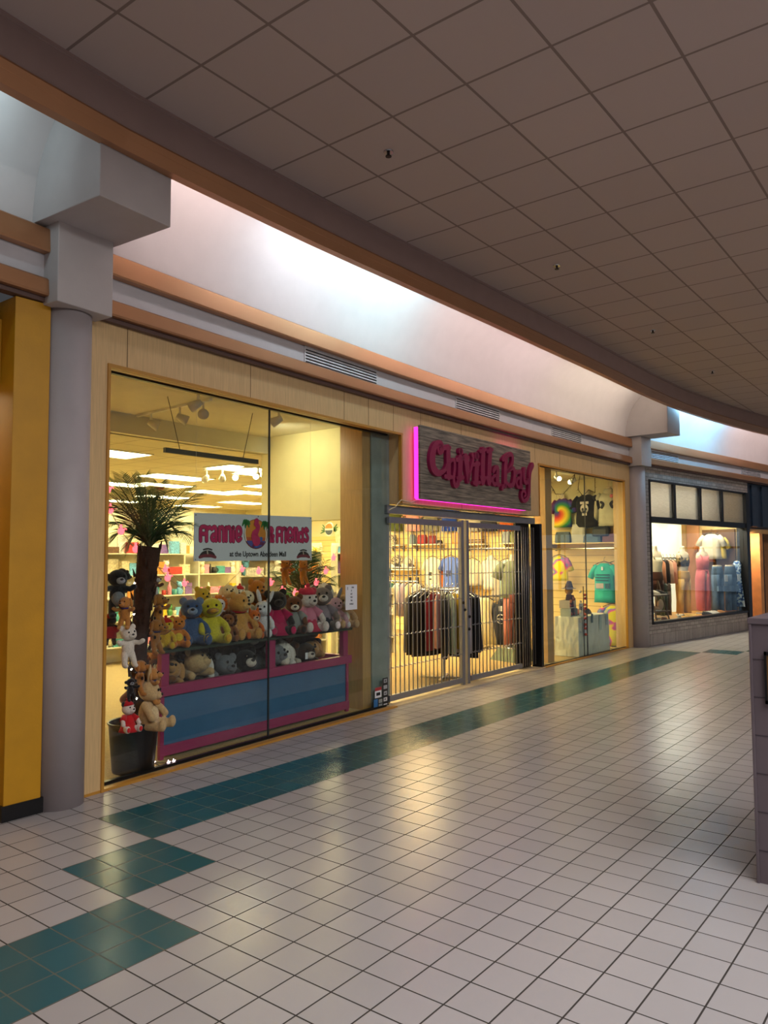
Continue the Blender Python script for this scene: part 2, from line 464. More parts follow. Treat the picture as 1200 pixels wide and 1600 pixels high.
# glazing
def panes(nm, lab, cuts, d, z0, z1):
    t = empty(nm); struct(t, lab)
    for a, b_ in zip(cuts[:-1], cuts[1:]):
        q = MB(); q.sweep([(d, z0), (d+.01, z0), (d+.01, z1), (d, z1)], MAIN(a+.004, b_-.004, 5)); struct(q.build('glass_pane', m_glass, t))
    q = MB()
    for x in cuts[1:-1]: q.sweep([(d-.004, z0), (d+.014, z0), (d+.014, z1), (d-.004, z1)], MAIN(x-.006, x+.006, 3))
    struct(q.build('glazing_joint', mat('#2c3231', .4), t))
    q = MB(); q.sweep([(d-.012, z1), (d+.03, z1), (d+.03, z1+.02), (d-.012, z1+.02)], MAIN(cuts[0], cuts[-1], 12)); q.sweep([(d-.012, .004), (d+.03, .004), (d+.03, .03), (d-.012, .03)], MAIN(cuts[0], cuts[-1], 12))
    struct(q.build('glazing_channel', m_black, t))
panes('window_1', 'large frameless display window of the plush toy shop', [3.39, 5.36, 7.4], .13, .02, 3.235)
panes('window_2', 'frameless display window full of clothes right of the gate', [11.46, 13.2, 14.93], .05, .02, 3.235)

# inside of the two shops
front(.24, 2.15, 3.40, 3.46, 1.5, 15.5, 'ceiling_display', 'cream ceiling over the window displays', m_ceilin)
mb = MB(); mb.box(1.2, 7.6, 3.18, 15.45, 7.75, 3.46); struct(mb.build('trim_20', m_ceilin), 'cream drop beam across the toy shop ceiling')
mb = MB(); mb.box(1.2, 7.7, 3.18, 15.6, 17.2, 3.26); struct(mb.build('ceiling_shop', tile_mat('shop_ceiling_tile', '#d9d0ae', '#a89f80', 1.2, 7.7, .61, .02, .03, .9)), 'cream tile ceiling deep in the toy shop')
mb = MB(); mb.box(7.3, 5.95, 2.24, 7.42, 7.72, 3.46); struct(mb.build('wall_divider', mat('#dccf98', .8, 0, .04, 60, .03)), 'pale yellow hanging wall between the two shop parts')
mb = MB(); mb.box(7.02, 5.72, .004, 7.17, 6.06, 3.44); struct(mb.build('column.002', m_maple2), 'maple clad post inside the right end of the window')
mb = MB(); mb.box(7.17, 5.70, .004, 7.52, 6.0, 3.44); struct(mb.build('column.003', mat('#8b938f', .6)), 'grey painted pier beside the folding gate')
mb = MB(); mb.box(11.98, 5.78, .004, 12.22, 6.0, 3.42); struct(mb.build('column.004', m_maple2), 'maple clad post inside the left end of the clothing window')
mb = MB(); mb.box(1.2, 17, 0, 15.6, 17.15, 3.3); struct(mb.build('wall_back', m_wallin), 'cream back wall of the toy shop')
mb = MB(); mb.box(1.3, 5.75, 0, 1.42, 17, 3.46); struct(mb.build('wall_left', m_wallin), 'cream left wall of the toy shop')
# slat wall
M, nt, b = new_mat('slat_wall')
tc = nt.nodes.new('ShaderNodeTexCoord'); sp = nt.nodes.new('ShaderNodeSeparateXYZ'); nt.links.new(tc.outputs['Object'], sp.inputs[0])
fz = mathn(nt, 'FRACT', mathn(nt, 'DIVIDE', sp.outputs[2], .15))
nt.links.new(mixc(nt, mathn(nt, 'LESS_THAN', fz, .07), lin('#ecd08c'), lin('#a58a50')), b.inputs['Base Color']); b.inputs['Roughness'].default_value = .55
m_slat = M
mb = MB(); mb.box(15.45, 5.74, .0, 15.57, 17, 2.36); struct(mb.build('wall_right', m_slat), 'tan slatted display wall along the clothing shop')
mb = MB(); mb.box(15.44, 5.74, 2.36, 15.57, 17, 3.46); struct(mb.build('wall_right.001', mat('#e3dcb4', .85, 0, .04, 60, .02)), 'cream upper wall above the slatted panels')

# yellow shop on the left
mb = MB(); mb.box(2.60, 5.215, .1, 2.86, 5.75, 3.58); mb.box(-3, 5.40, 2.98, 2.60, 5.75, 3.45); mb.box(-3, 5.62, 3.3, 2.6, 5.75, 3.6)
o = mb.build('wall_yellow', m_mustard, bevel=.004); struct(o, 'mustard yellow shop front left of the round column')
mb = MB(); mb.box(2.585, 5.205, 0, 2.875, 5.75, .105); struct(mb.build('baseboard_left', m_black), 'black base under the mustard yellow pier')
mb = MB(); mb.box(-3, 7.4, 0, 2.6, 7.5, 3.3); mb.box(2.5, 5.75, 0, 2.6, 7.5, 3.3); mb.box(2.34, 5.55, 0, 2.38, 5.6, 2.98); struct(mb.build('wall_yellow.001', mat('#d88f1e', .6)), 'orange inner walls of the yellow shop')

# brick shop front on the right, built in its own frame along the facade
def rframe(name, lab=None, kind='structure'):
    t = empty(name, (RA.x, RA.y, 0), math.atan2(RD.y, RD.x))
    if kind: t['kind'] = kind
    if lab: t['label'] = lab
    return t
def brick_mat(name, vertical=False):
    M, nt, b = new_mat(name)
    tc = nt.nodes.new('ShaderNodeTexCoord'); sp = nt.nodes.new('ShaderNodeSeparateXYZ'); cb = nt.nodes.new('ShaderNodeCombineXYZ')
    nt.links.new(tc.outputs['Object'], sp.inputs[0])
    a, z = sp.outputs[0], sp.outputs[2]
    a = mathn(nt, 'ADD', a, sp.outputs[1])
    if vertical: a, z = z, a
    nt.links.new(a, cb.inputs[0]); nt.links.new(z, cb.inputs[1])
    br = nt.nodes.new('ShaderNodeTexBrick'); nt.links.new(cb.outputs[0], br.inputs['Vector'])
    br.inputs['Color1'].default_value = lin('#a39a94'); br.inputs['Color2'].default_value = lin('#77706f'); br.inputs['Mortar'].default_value = lin('#4c4745')
    br.inputs['Scale'].default_value = 1; br.inputs['Brick Width'].default_value = .2; br.inputs['Row Height'].default_value = .075; br.inputs['Mortar Size'].default_value = .007; br.inputs['Bias'].default_value = -.2
    if vertical: br.inputs['Brick Width'].default_value = .23; br.inputs['Row Height'].default_value = .065; br.offset = 0
    n = noise(nt, tc.outputs['Object'], 22)
    nt.links.new(mixc(nt, mathn(nt, 'MULTIPLY', n.outputs[0], .5), br.outputs[0], lin('#b5aca2')), b.inputs['Base Color']); b.inputs['Roughness'].default_value = .9
    bumped(nt, b, mathn(nt, 'ADD', mathn(nt, 'MULTIPLY', br.outputs['Fac'], -1), mathn(nt, 'MULTIPLY', n.outputs[0], .4)), .6, .01)
    return M
m_brick, m_sold = brick_mat('grey_brick'), brick_mat('grey_soldier_brick', True)
t = rframe('wall_brick', 'grey brick shop front beyond the second column')
mb = MB(); mb.box(.15, 0, 3.32, 5.42, .3, 3.585); mb.box(.15, 0, .225, .43, .3, 3.33); mb.box(.43, 0, .225, 5.3, .3, .42); o = struct(mb.build('brick_panel', m_brick, t))
mb = MB(); mb.box(.15, 0, 0, 5.3, .3, .225); struct(mb.build('brick_panel', m_sold, t))
t = rframe('window_3', 'black framed window of the brick clothing shop')
m_blk = mat('#15151a', .4)
mb = MB(); mb.box(.43, -.03, .42, 5.2, .12, .47); mb.box(.43, -.03, 2.46, 5.2, .12, 2.58); mb.box(.43, -.02, 3.29, 5.2, .12, 3.33); mb.box(.40, -.02, .42, .45, .12, 3.33); mb.box(5.18, -.05, 0, 5.37, .2, 3.33)
for s in (1.5, 2.74, 3.89): mb.box(s-.05, -.02, 2.58, s+.05, .12, 3.3)
struct(mb.build('window_frame', m_blk, t, bevel=.004))
M, nt, b = new_mat('ribbed_glass'); v = coords(nt, (1, 1, 9)); n = noise(nt, v, 9)
nt.links.new(ramp(nt, n.outputs[0], [(.3, lin('#c9c1ab')), (.7, lin('#e3dcc8'))]), b.inputs['Base Color']); b.inputs['Roughness'].default_value = .45; b.inputs['Transmission Weight'].default_value = .55; bumped(nt, b, n.outputs[0], .6, .01)
m_frost = M
for a, b_ in ((.45, 1.45), (1.55, 2.69), (2.79, 3.84), (3.94, 5.18)):
    mb = MB(); mb.box(a, .03, 2.58, b_, .045, 3.29); struct(mb.build('frosted_pane', m_frost, t))
for a, b_ in ((.45, 1.38), (1.39, 2.86), (2.87, 5.18)):
    mb = MB(); mb.box(a, .04, .47, b_, .05, 2.46); struct(mb.build('glass_pane', m_glass, t))
t = rframe('wall_brick_interior', 'warm lit inside of the brick clothing shop')
mb = MB(); mb.box(.43, .35, .36, 5.3, 2.6, .40); struct(mb.build('display_platform', mat('#d9a24e', .5, 0, 0, 0, .15, 8), t))
mb = MB(); mb.box(.4, 2.6, .0, 5.2, 2.7, 3.4); mb.box(5.3, .2, .0, 5.37, 2.7, 3.4); struct(mb.build('inner_wall', mat('#e2c48c', .8), t))
mb = MB(); mb.box(.1, .15, 3.36, 5.3, 2.7, 3.4); struct(mb.build('inner_ceiling', mat('#efe3c4', .8), t))
mb = MB(); mb.box(.36, .3, .0, .42, 2.7, 3.4); struct(mb.build('inner_wall', mat('#e8e0cc', .8), t))
# next shop: navy fascia over an orange lit interior
t = rframe('wall_navy', 'navy blue shop front at the far right edge')
mb = MB(); mb.box(5.38, .05, 2.5, 10, .4, 3.6); mb.box(5.7, .0, 2.52, 6.05, .1, 3.55); mb.box(6.35, .0, 2.52, 6.7, .1, 3.55); struct(mb.build('navy_panel', mat('#2c3a4c', .5), t))
mb = MB(); mb.box(5.38, .2, 2.36, 7.3, .5, 2.47); struct(mb.build('lintel', mat('#e0b070', .6), t))
mb = MB(); mb.box(5.38, 1.2, 0, 10, 1.3, 2.5); mb.box(6.3, .08, 0, 6.5, .42, 2.36); struct(mb.build('inner_wall', mat('#d99a62', .7), t))
mb = MB(); mb.box(6.6, .2, 0, 6.9, .6, 2.36); struct(mb.build('inner_post', mat('#3a221a', .6), t))
# the other side of the concourse (seen only in reflections)
mb = MB(); mb.box(-10, -11.2, 0, 40, -11, 4.9); struct(mb.build('wall_far', mat('#a79c94', .8)), 'plain wall across the concourse')
mb = MB(); mb.box(-10.2, -11.2, 0, -10, 9, 4.9); struct(mb.build('wall_end', mat('#a79c94', .8)), 'plain end wall of the concourse')
t = empty('window_4'); struct(t, 'assumed glazed mall entrance at the far end of the concourse')
mb = MB(); mb.box(38, -9, .1, 38.05, -1, 3.0); struct(mb.build('assumed_daylight_pane', glow('#bfe0ff', .4), t))  # assumed daylight source, read off bluish reflections in the shop glass
mb = MB()
for y in (-9, -7, -5, -3, -1): mb.box(37.9, y-.06, 0, 38.1, y+.06, 3.1)
mb.box(37.9, -9, 2.2, 38.1, -1, 2.3); struct(mb.build('window_frame', m_blk, t))
# ------------------------------------------------------------------ lamps and fittings of the concourse
CY, PK, WM, BL = (.66, .93, 1.0), (1.0, .82, .78), (1.0, .87, .70), (.33, .70, 1.0)
for xa, xb, c, w in ((-2.5, -.2, CY, 5), (-.1, 2.3, CY, 7), (3.3, 4.7, PK, 2.6), (4.9, 6.1, (.85, .93, 1), 5), (6.2, 7.6, CY, 7), (7.8, 9.4, PK, 4), (9.5, 11.4, PK, 5), (11.5, 14.6, WM, 8), (15.5, 16.9, BL, 12), (17.0, 18.6, BL, 13), (18.9, 20.4, PK, 4), (20.6, 22, PK, 4)):
    xm = (xa+xb)/2; y = E(xm)+.25
    o = area('cove_lamp', (xm, y, 4.74), (xm, y+1, 4.80), xb-xa, .07, w*2.1, c)
    o.rotation_euler.z = math.atan2(E(xm+.6)-E(xm-.6), 1.2)
fl = mat('#d9d9dd', .4, .2)
def vent(ua, ub, v, where, label, right=False):
    if right:
        a, b_ = on_r(ua, v, -.03), on_r(ub, v+16, -.03); w = (b_-a).length; t = empty('air_vent', (a.x, a.y, 3.752), math.atan2(RD.y, RD.x))
    else:
        a, b_ = on_w(ua, v, -.03), on_w(ub, v+40, -.03); w = math.hypot(b_.x-a.x, b_.y-a.y); t = empty('air_vent', (a.x, W(a.x)-.031, 3.752), math.atan2(W(b_.x)-W(a.x), b_.x-a.x))
    tag(t, label, 'vent', 'air vents in the pale frieze')
    m = MB(); m.box(0, -.012, 0, w, 0, .012); m.box(0, -.012, .174, w, 0, .186); m.box(0, -.012, 0, .012, 0, .186); m.box(w-.012, -.012, 0, w, 0, .186); m.build('vent_frame', fl, t)
    m = MB(); m.box(.012, -.003, .012, w-.012, 0, .174); m.build('vent_back', m_black, t)
    for k in range(5):
        m = MB(); m.box(.012, -.014, -.008, w-.012, -.004, .008); q = m.build('slat', fl, t); q.location.z = .03+k*.032; q.rotation_euler.x = -.5
vent(475, 588, 535, 0, 'silver slatted air vent above the large display window')
vent(711, 780, 612, 0, 'silver slatted air vent above the shop name sign')
vent(861, 908, 658, 0, 'silver slatted air vent above the clothing window')
vent(1017, 1059, 702, 0, 'silver slatted air vent nearest the second column over the brick shop', True)
vent(1158, 1188, 733, 0, 'silver slatted air vent at the far end over the brick shop', True)
for (u, v), lab in (((607, 237), 'nearest sprinkler head in the brownish tile ceiling'), ((870, 415), 'second sprinkler head along the tile ceiling'), ((1020, 516), 'third sprinkler head along the tile ceiling'), ((1113, 580), 'farthest small sprinkler head in the tile ceiling')):
    p = on_z(u, v, CEIL); t = empty('sprinkler_head', (p.x, p.y, CEIL)); tag(t, lab, 'sprinkler', 'ceiling sprinkler heads')
    m = MB(); m.ell([(0, 0, 0, .04, .04), (-.008, 0, 0, .036, .036)], 16); m.build('escutcheon', m_chrome, t)
    m = MB(); m.tube([(0, 0, -.006), (0, 0, -.035)], .012, 8); m.ell([(-.035, 0, 0, .024, .024), (-.041, 0, 0, .024, .024)], 12); m.build('nozzle', mat('#2b2522', .4, .6), t)

# ------------------------------------------------------------------ lamps inside the shops
m_troff = glow('#fff0bf', 20)
def troffer(x, y, z, sx, sy, label, g, mm=None):
    t = empty('ceiling_light', (x, y, z)); tag(t, label, 'ceiling light', g)
    m = MB(); m.box(-sx/2, -sy/2, -.012, sx/2, sy/2, -.006); m.build('diffuser', mm or m_troff, t)
    m = MB(); w = .02
    m.box(-sx/2-w, -sy/2-w, -.02, sx/2+w, -sy/2, 0); m.box(-sx/2-w, sy/2, -.02, sx/2+w, sy/2+w, 0); m.box(-sx/2-w, -sy/2, -.02, -sx/2, sy/2, 0); m.box(sx/2, -sy/2, -.02, sx/2+w, sy/2, 0)
    m.build('light_frame', mat('#e8e4d4', .5), t)
names = ['first', 'second', 'third', 'fourth', 'fifth']
for j, y in enumerate((9.1, 10.9, 12.7, 14.5, 16.3)):
    for i, x in enumerate((3.3, 5.7, 8.3, 10.7, 13.1)):
        troffer(x, y, 3.178, 1.2, .6, 'recessed ceiling panel light, %s row behind the drop beam, %s along the row' % (names[j], names[i]), 'panel lights in the toy shop ceiling')
m_added_panel = glow('#ffe6a8', 36)  # panel lights added to brighten the clothing shop
for i, x in enumerate((9.0, 11.2, 13.4)):
    for j, y in enumerate((6.9, 9.4, 12.2)):
        troffer(x, y, 3.398 if y < 7.5 else 3.178, 1.1, .5, 'added ceiling panel light over the clothing shop, %s row, %s along' % (names[j], names[i]), 'added panel lights over the clothing shop', m_added_panel)
# track lights
m_wh = mat('#d8d6cc', .4)
def track(p0, p1, heads, label, z, lit=False, m=m_wh):
    p0, p1 = Vector(p0), Vector(p1); d = (p1-p0); t = empty('track_light', (p0.x, p0.y, z), math.atan2(d.y, d.x)); L = d.length
    tag(t, label, 'track light')
    q = MB(); q.box(0, -.018, -.025, L, .018, 0); q.build('track', m, t)
    for s, tilt in heads:
        h = empty('lamp_head', (s*L, 0, -.025)); h.parent = t; h.rotation_euler = (0, 0, tilt)
        q = MB(); q.tube([(0, 0, 0), (0, 0, -.1)], .014, 8); q.build('stem', m, h)
        q = MB(); a = Vector((.08, 0, -.14)); b_ = Vector((-.03, 0, -.09)); q.tube([b_, b_.lerp(a, .5), a], [.03, .045, .058], 14); q.build('lamp_shade', m, h, smooth=True)
        if lit:
            q = MB(); q.ball((.082, 0, -.142), (.045, .045, .045), 12, 8); q.build('bulb', glow('#ffedb8', 14), h, smooth=True)
def zz(u, v, z): p = on_z(u, v, z); return (p.x, p.y, 0)
track(zz(290, 606, 3.4), zz(440, 638, 3.4), [(.12, 2), (.97, 2)], 'pale track light running beside the window head', 3.4)
track(zz(215, 648, 3.4), zz(330, 622, 3.4), [(.2, 1), (.6, 1.2), (.9, -.6)], 'pale track light running back from the window', 3.4)
track(zz(432, 686, 3.4), zz(474, 679, 3.4), [(.62, -2)], 'short pale track light before the yellow hanging wall', 3.4)
t_ = on_z(318, 733, 3.15), on_z(405, 728, 3.15)
track((t_[0].x, t_[0].y, 0), (t_[1].x, t_[1].y, 0), [(.06, 2.6), (.35, 2.2), (.6, -1.2), (.98, -1.4)], 'track with four glowing spot lamps under the tile ceiling', 3.15, True)
for u, v in ((318, 738), (405, 733)):
    p = on_z(u, v, 3.0); spot('spot_lamp', p, (p.x-.5, p.y-2, 0), 25, (1, .9, .65), 1.4)
for a, b_ in (((888, 735), (912, 752)),):
    track((13.0, 6.3, 0), (14.6, 6.2, 0), [(.3, -2), (.75, 2)], 'white track light at the top of the clothing window', 3.4, True)
spot('spot_lamp', (6.35, 6.75, 3.25), (7.3, 6.75, 2.7), 60, (1, .93, .66), 2.2, .9)  # spot added for the short track light, brightens the yellow hanging wall
# hanging dark bar on two wires
a, b_ = on_y(257, 703, 6.45), on_y(402, 724, 6.45); b_.z = a.z
t = empty('hanging_bar', a, 0); tag(t, 'dark grey sign bar hanging from two thin wires inside the window', 'hanging bar'); L = b_.x-a.x
m = MB(); m.box(-.0, -.02, -.025, L, .02, .025); m.build('bar', mat('#3c3e36', .5), t)
for s, dx in ((.15, -.16), (.83, .14)):
    m = MB(); m.tube([(s*L, 0, .02), (s*L+dx, 0, 3.4-a.z)], .004, 5); m.build('wire', mat('#4a4a40', .5), t)
p = on_z(250, 761, 3.18); m = MB(); m.ell([(0, 0, 0, .09, .09), (-.05, 0, 0, .07, .07)], 16); o = m.build('smoke_alarm', mat('#b04a38', .5)); o.location = p; tag(o, 'small reddish alarm fitting on the toy shop ceiling', 'alarm')

# ------------------------------------------------------------------ shop name sign
SA = Vector((7.7337, 5.3788)); SD = Vector((.99986, .01682))
t = empty('shop_sign', (SA.x, SA.y, 0), math.atan2(SD.y, SD.x)); tag(t, 'weathered grey plank sign with dark pink curly raised letters and pink edge glow', 'sign')
M, nt, b = new_mat('weathered_planks'); v = coords(nt, (1.3, 1, 16)); n = noise(nt, v, 2.4, 8); n3 = noise(nt, coords(nt, (2, 1, 5)), 1.6, 4)
c1 = ramp(nt, n.outputs[0], [(.28, lin('#46423e')), (.45, lin('#7d7266')), (.6, lin('#a09282')), (.78, lin('#c4b59e'))])
tc = nt.nodes.new('ShaderNodeTexCoord'); sp = nt.nodes.new('ShaderNodeSeparateXYZ'); nt.links.new(tc.outputs['Object'], sp.inputs[0])
gap = mathn(nt, 'LESS_THAN', mathn(nt, 'FRACT', mathn(nt, 'DIVIDE', sp.outputs[2], .116)), .05)
c2 = mixc(nt, gap, mixc(nt, mathn(nt, 'MULTIPLY', n3.outputs[0], .55), c1, lin('#4c4a46')), lin('#2a2623'))
nt.links.new(c2, b.inputs['Base Color']); b.inputs['Roughness'].default_value = .8; bumped(nt, b, n.outputs[0], .3, .01)
m = MB(); m.box(0, 0, 2.475, 3.03, .035, 3.39); m.build('sign_board', M, t, bevel=.003)
m = MB(); m.box(.05, .035, 2.52, .09, .12, 3.34); m.box(2.94, .035, 2.52, 2.98, .12, 3.34); m.box(.05, .035, 2.52, 2.98, .12, 2.56); m.box(.05, .035, 3.30, 2.98, .12, 3.34); m.build('batten', mat('#e6a0d8', .6), t)
m_neon = glow('#ff35d0', 1.7)
for q in ((.0, .05, 2.49, .035, .095, 3.37), (.02, .05, 2.475, 2.95, .095, 2.50), (2.2, .05, 3.365, 2.9, .12, 3.385)):
    m = MB(); m.box(*q); m.build('led_strip', m_neon, t)
SIGN = [
('C',[(0.383,3.123),(0.423,3.158),(0.373,3.174),(0.333,3.124),(0.371,3.076),(0.441,3.111),(0.446,3.173),(0.384,3.206),(0.278,3.163),(0.216,3.056),(0.203,2.953),(0.235,2.866),(0.328,2.819),(0.423,2.834),(0.509,2.881),(0.544,2.943)],[0.03,0.04,0.04,0.045,0.05,0.06,0.06,0.07,0.09,0.12,0.13,0.12,0.09,0.06,0.05,0.04]),
('h',[(0.577,3.16),(0.58,2.984),(0.582,2.795)],[0.1,0.1,0.1]),
('h',[(0.491,3.151),(0.624,3.172)],[0.06,0.05]),
('h',[(0.502,2.788),(0.663,2.792)],[0.06,0.05]),
('h',[(0.62,2.982),(0.68,3.022),(0.732,2.999),(0.73,2.898),(0.704,2.783),(0.721,2.71),(0.768,2.691),(0.81,2.729)],[0.04,0.05,0.055,0.055,0.055,0.06,0.07,0.09]),
('i',[(0.877,3.051),(0.869,2.923),(0.86,2.802)],[0.12,0.11,0.11]),
('i',[(0.787,3.029),(0.932,3.06)],[0.06,0.05]),
('i',[(0.806,2.788),(0.939,2.812)],[0.06,0.06]),
('i',[(0.879,3.153),(0.904,3.156)],[0.09,0.09]),
('v',[(1.019,3.078),(1.053,2.94),(1.074,2.775)],[0.13,0.11,0.07]),
('v',[(0.957,3.078),(1.082,3.091)],[0.06,0.06]),
('v',[(1.075,2.781),(1.154,2.949),(1.214,3.085),(1.19,3.141)],[0.05,0.05,0.05,0.06]),
('i',[(1.316,3.023),(1.293,2.897),(1.284,2.772)],[0.11,0.11,0.11]),
('i',[(1.206,3.006),(1.375,3.035)],[0.05,0.05]),
('i',[(1.226,2.761),(1.382,2.779)],[0.06,0.05]),
('i',[(1.296,3.133),(1.319,3.142)],[0.1,0.1]),
('l',[(1.492,3.233),(1.472,3.045),(1.465,2.799)],[0.1,0.11,0.11]),
('l',[(1.403,3.204),(1.557,3.254)],[0.05,0.05]),
('l',[(1.414,2.854),(1.465,2.792),(1.54,2.858)],[0.05,0.07,0.04]),
('l',[(1.687,3.255),(1.661,3.063),(1.64,2.806)],[0.1,0.11,0.11]),
('l',[(1.604,3.225),(1.752,3.272)],[0.05,0.05]),
('l',[(1.581,2.861),(1.64,2.799),(1.717,2.859)],[0.05,0.07,0.04]),
('a',[(1.768,2.965),(1.847,3.03),(1.903,3.011),(1.885,2.879),(1.904,2.799),(1.975,2.8)],[0.06,0.06,0.08,0.1,0.09,0.03]),
('a',[(1.886,2.92),(1.78,2.898),(1.74,2.84),(1.791,2.787),(1.876,2.81)],[0.04,0.05,0.06,0.06,0.05]),
('B',[(2.161,3.202),(2.133,2.997),(2.119,2.794)],[0.09,0.1,0.09]),
('B',[(2.058,3.16),(2.161,3.216),(2.296,3.265),(2.359,3.229),(2.35,3.143),(2.275,3.066),(2.199,3.003)],[0.06,0.07,0.07,0.07,0.07,0.06,0.05]),
('B',[(2.214,3.004),(2.35,3.065),(2.417,3.022),(2.409,2.907),(2.342,2.814),(2.237,2.803),(2.179,2.833)],[0.05,0.06,0.08,0.09,0.07,0.06,0.05]),
('B',[(2.119,2.794),(2.053,2.775),(2.031,2.742)],[0.05,0.05,0.06]),
('a',[(2.485,3.006),(2.587,3.037),(2.625,2.997),(2.605,2.866),(2.642,2.804)],[0.05,0.06,0.07,0.08,0.07]),
('a',[(2.607,2.945),(2.513,2.923),(2.473,2.856),(2.525,2.795),(2.619,2.816)],[0.04,0.05,0.05,0.05,0.05]),
('y',[(2.747,3.087),(2.727,2.984),(2.748,2.898),(2.828,2.89),(2.895,2.961)],[0.07,0.07,0.07,0.06,0.04]),
('y',[(3.018,3.171),(2.931,3.067),(2.901,2.903),(2.888,2.777),(2.835,2.657),(2.714,2.603),(2.637,2.666),(2.655,2.74),(2.727,2.755),(2.765,2.703),(2.716,2.668)],[0.09,0.09,0.08,0.08,0.07,0.06,0.06,0.05,0.045,0.04,0.03]),
]
m_ltr = mat('#8a0c44', .45, 0, 0, 0, .08, 4)
m_edge = mat('#5f0a31', .6)
groups = []
for n_, p, w in SIGN:
    if groups and groups[-1][0] == n_ and max(q[0] for q in p) - groups[-1][2] < .22 and not (n_ in 'lia' and len(groups[-1][1]) >= {'l': 3, 'i': 4, 'a': 2}[n_]): groups[-1][1].append((p, w)); groups[-1][2] = max(groups[-1][2], max(q[0] for q in p))
    else: groups.append([n_, [(p, w)], max(q[0] for q in p)])
for n_, st, _ in groups:
    m = MB()
    for p, w in st: m.stroke(p, w, -.045, .003)
    m.build('letter_' + ('large_' if n_.isupper() else '') + n_.lower(), m_ltr, t)
pts = [on_w(u, v, -.02) for u, v in ((608, 797), (613, 794), (618, 792), (622, 786), (627, 781), (634, 783), (642, 785), (650, 782), (657, 780))]
m = MB(); m.tube([(p.x, p.y, p.z) for p in pts], .006, 6); tag(m.build('sign_power_cord', mat('#d8cba8', .6)), 'thin pale power cord looping from the shop sign to the gate corner', 'cord')

# ------------------------------------------------------------------ shop banner hanging inside the window
BA = Vector((4.48128, 5.61603)); BD = Vector((.99851, .05455))
t = empty('shop_banner', (BA.x, BA.y, 0), math.atan2(BD.y, BD.x)); tag(t, 'white vinyl banner with fat pink lettering and palm tree emblem inside the window', 'banner')
m_ban = mat('#d4d6da', .6, 0, 0, 0, .02)
m = MB(); m.add([(0, 0, 1.73), (1.659, 0, 1.735), (1.659, 0, 2.2), (0, 0, 2.17), (0, .003, 1.73), (1.659, .003, 1.735), (1.659, .003, 2.2), (0, .003, 2.17)], [(0, 1, 2, 3), (7, 6, 5, 4), (0, 4, 5, 1), (1, 5, 6, 2), (2, 6, 7, 3), (3, 7, 4, 0)]); m.build('banner_sheet', m_ban, t)
BAN = [
('F',[(0.079,1.919),(0.078,2.024),(0.1,2.044),(0.129,2.047)]),
('F',[(0.078,1.98),(0.127,1.981)]),
('r',[(0.151,1.918),(0.15,2.041)]),
('r',[(0.15,2.021),(0.188,2.044)]),
('a',[(0.214,2.028),(0.247,2.049),(0.269,2.024),(0.27,1.922)]),
('a',[(0.27,1.975),(0.232,1.976),(0.214,1.944),(0.236,1.922),(0.27,1.94)]),
('n',[(0.313,1.923),(0.311,2.046)]),
('n',[(0.312,2.026),(0.342,2.051),(0.361,2.027),(0.364,1.921)]),
('n',[(0.398,1.922),(0.397,2.048)]),
('n',[(0.397,2.028),(0.431,2.053),(0.451,2.03),(0.455,1.92)]),
('i',[(0.492,1.919),(0.491,2.015)]),
('i',[(0.49,2.051),(0.492,2.049)]),
('e',[(0.534,1.986),(0.587,1.987),(0.587,2.039),(0.558,2.056),(0.536,2.032),(0.534,1.955),(0.559,1.925),(0.591,1.946)]),
('ampersand',[(1.016,1.997),(1.04,2.044),(1.012,2.062),(0.993,2.04),(1.024,1.987),(1.048,1.93)]),
('ampersand',[(1.016,1.997),(0.992,1.954),(1.017,1.93),(1.052,1.982)]),
('F',[(1.108,1.929),(1.108,2.049),(1.128,2.063),(1.152,2.066)]),
('F',[(1.108,1.994),(1.148,1.995)]),
('r',[(1.181,1.93),(1.18,2.062)]),
('r',[(1.181,2.043),(1.217,2.066)]),
('i',[(1.238,1.925),(1.238,2.025)]),
('i',[(1.237,2.061),(1.24,2.06)]),
('e',[(1.277,1.993),(1.338,1.997),(1.334,2.05),(1.302,2.068),(1.277,2.043),(1.276,1.965),(1.302,1.935),(1.338,1.955)]),
('n',[(1.376,1.936),(1.376,2.068)]),
('n',[(1.376,2.045),(1.406,2.068),(1.42,2.047),(1.423,1.934)]),
('d',[(1.509,2.066),(1.51,1.933)]),
('d',[(1.51,2.004),(1.475,2.028),(1.451,2.002),(1.455,1.951),(1.484,1.938),(1.51,1.964)]),
('s',[(1.593,2.051),(1.566,2.072),(1.544,2.05),(1.571,2.011),(1.595,1.971),(1.571,1.939),(1.545,1.953)]),
]
m_bp, m_bo = mat('#c0205c', .5), mat('#4a0c26', .5)
prev = None; groups = []
for n_, p in BAN:
    xs = [q[0] for q in p]
    if groups and groups[-1][0] == n_ and min(xs) - groups[-1][2] < .035 and len(groups[-1][1]) < 2: groups[-1][1].append(p); groups[-1][2] = max(groups[-1][2], max(xs))
    else: groups.append([n_, [p], max(xs)])
for n_, st, _ in groups:
    m = MB()
    for p in st:
        m.stroke(p, .044, -.0012, .0, 0, 3); m.stroke(p, .034, -.0022, -.0012, 1, 3)
    m.build('letter_' + n_.lower(), [m_bo, m_bp], t)
def disc(m, cx, cz, rx, rz, y0, y1, mi=0, n=28, a0=0, a1=2*PI):
    m.prism([(cx+rx*math.cos(a0+(a1-a0)*k/n), cz+rz*math.sin(a0+(a1-a0)*k/n)) for k in range(n if a1-a0 > 6 else n+1)], y0, y1, mi)
m = MB(); C_ = ['#7a3a20', '#d98a2c', '#c4582a', '#4b4f9a', '#2b6bb0', '#1f7a34', '#c22a5c', '#e9e2d0', '#6a2450']
disc(m, .80, 1.995, .168, .148, -.001, 0, 0); disc(m, .80, 1.997, .158, .14, -.002, -.001, 1)
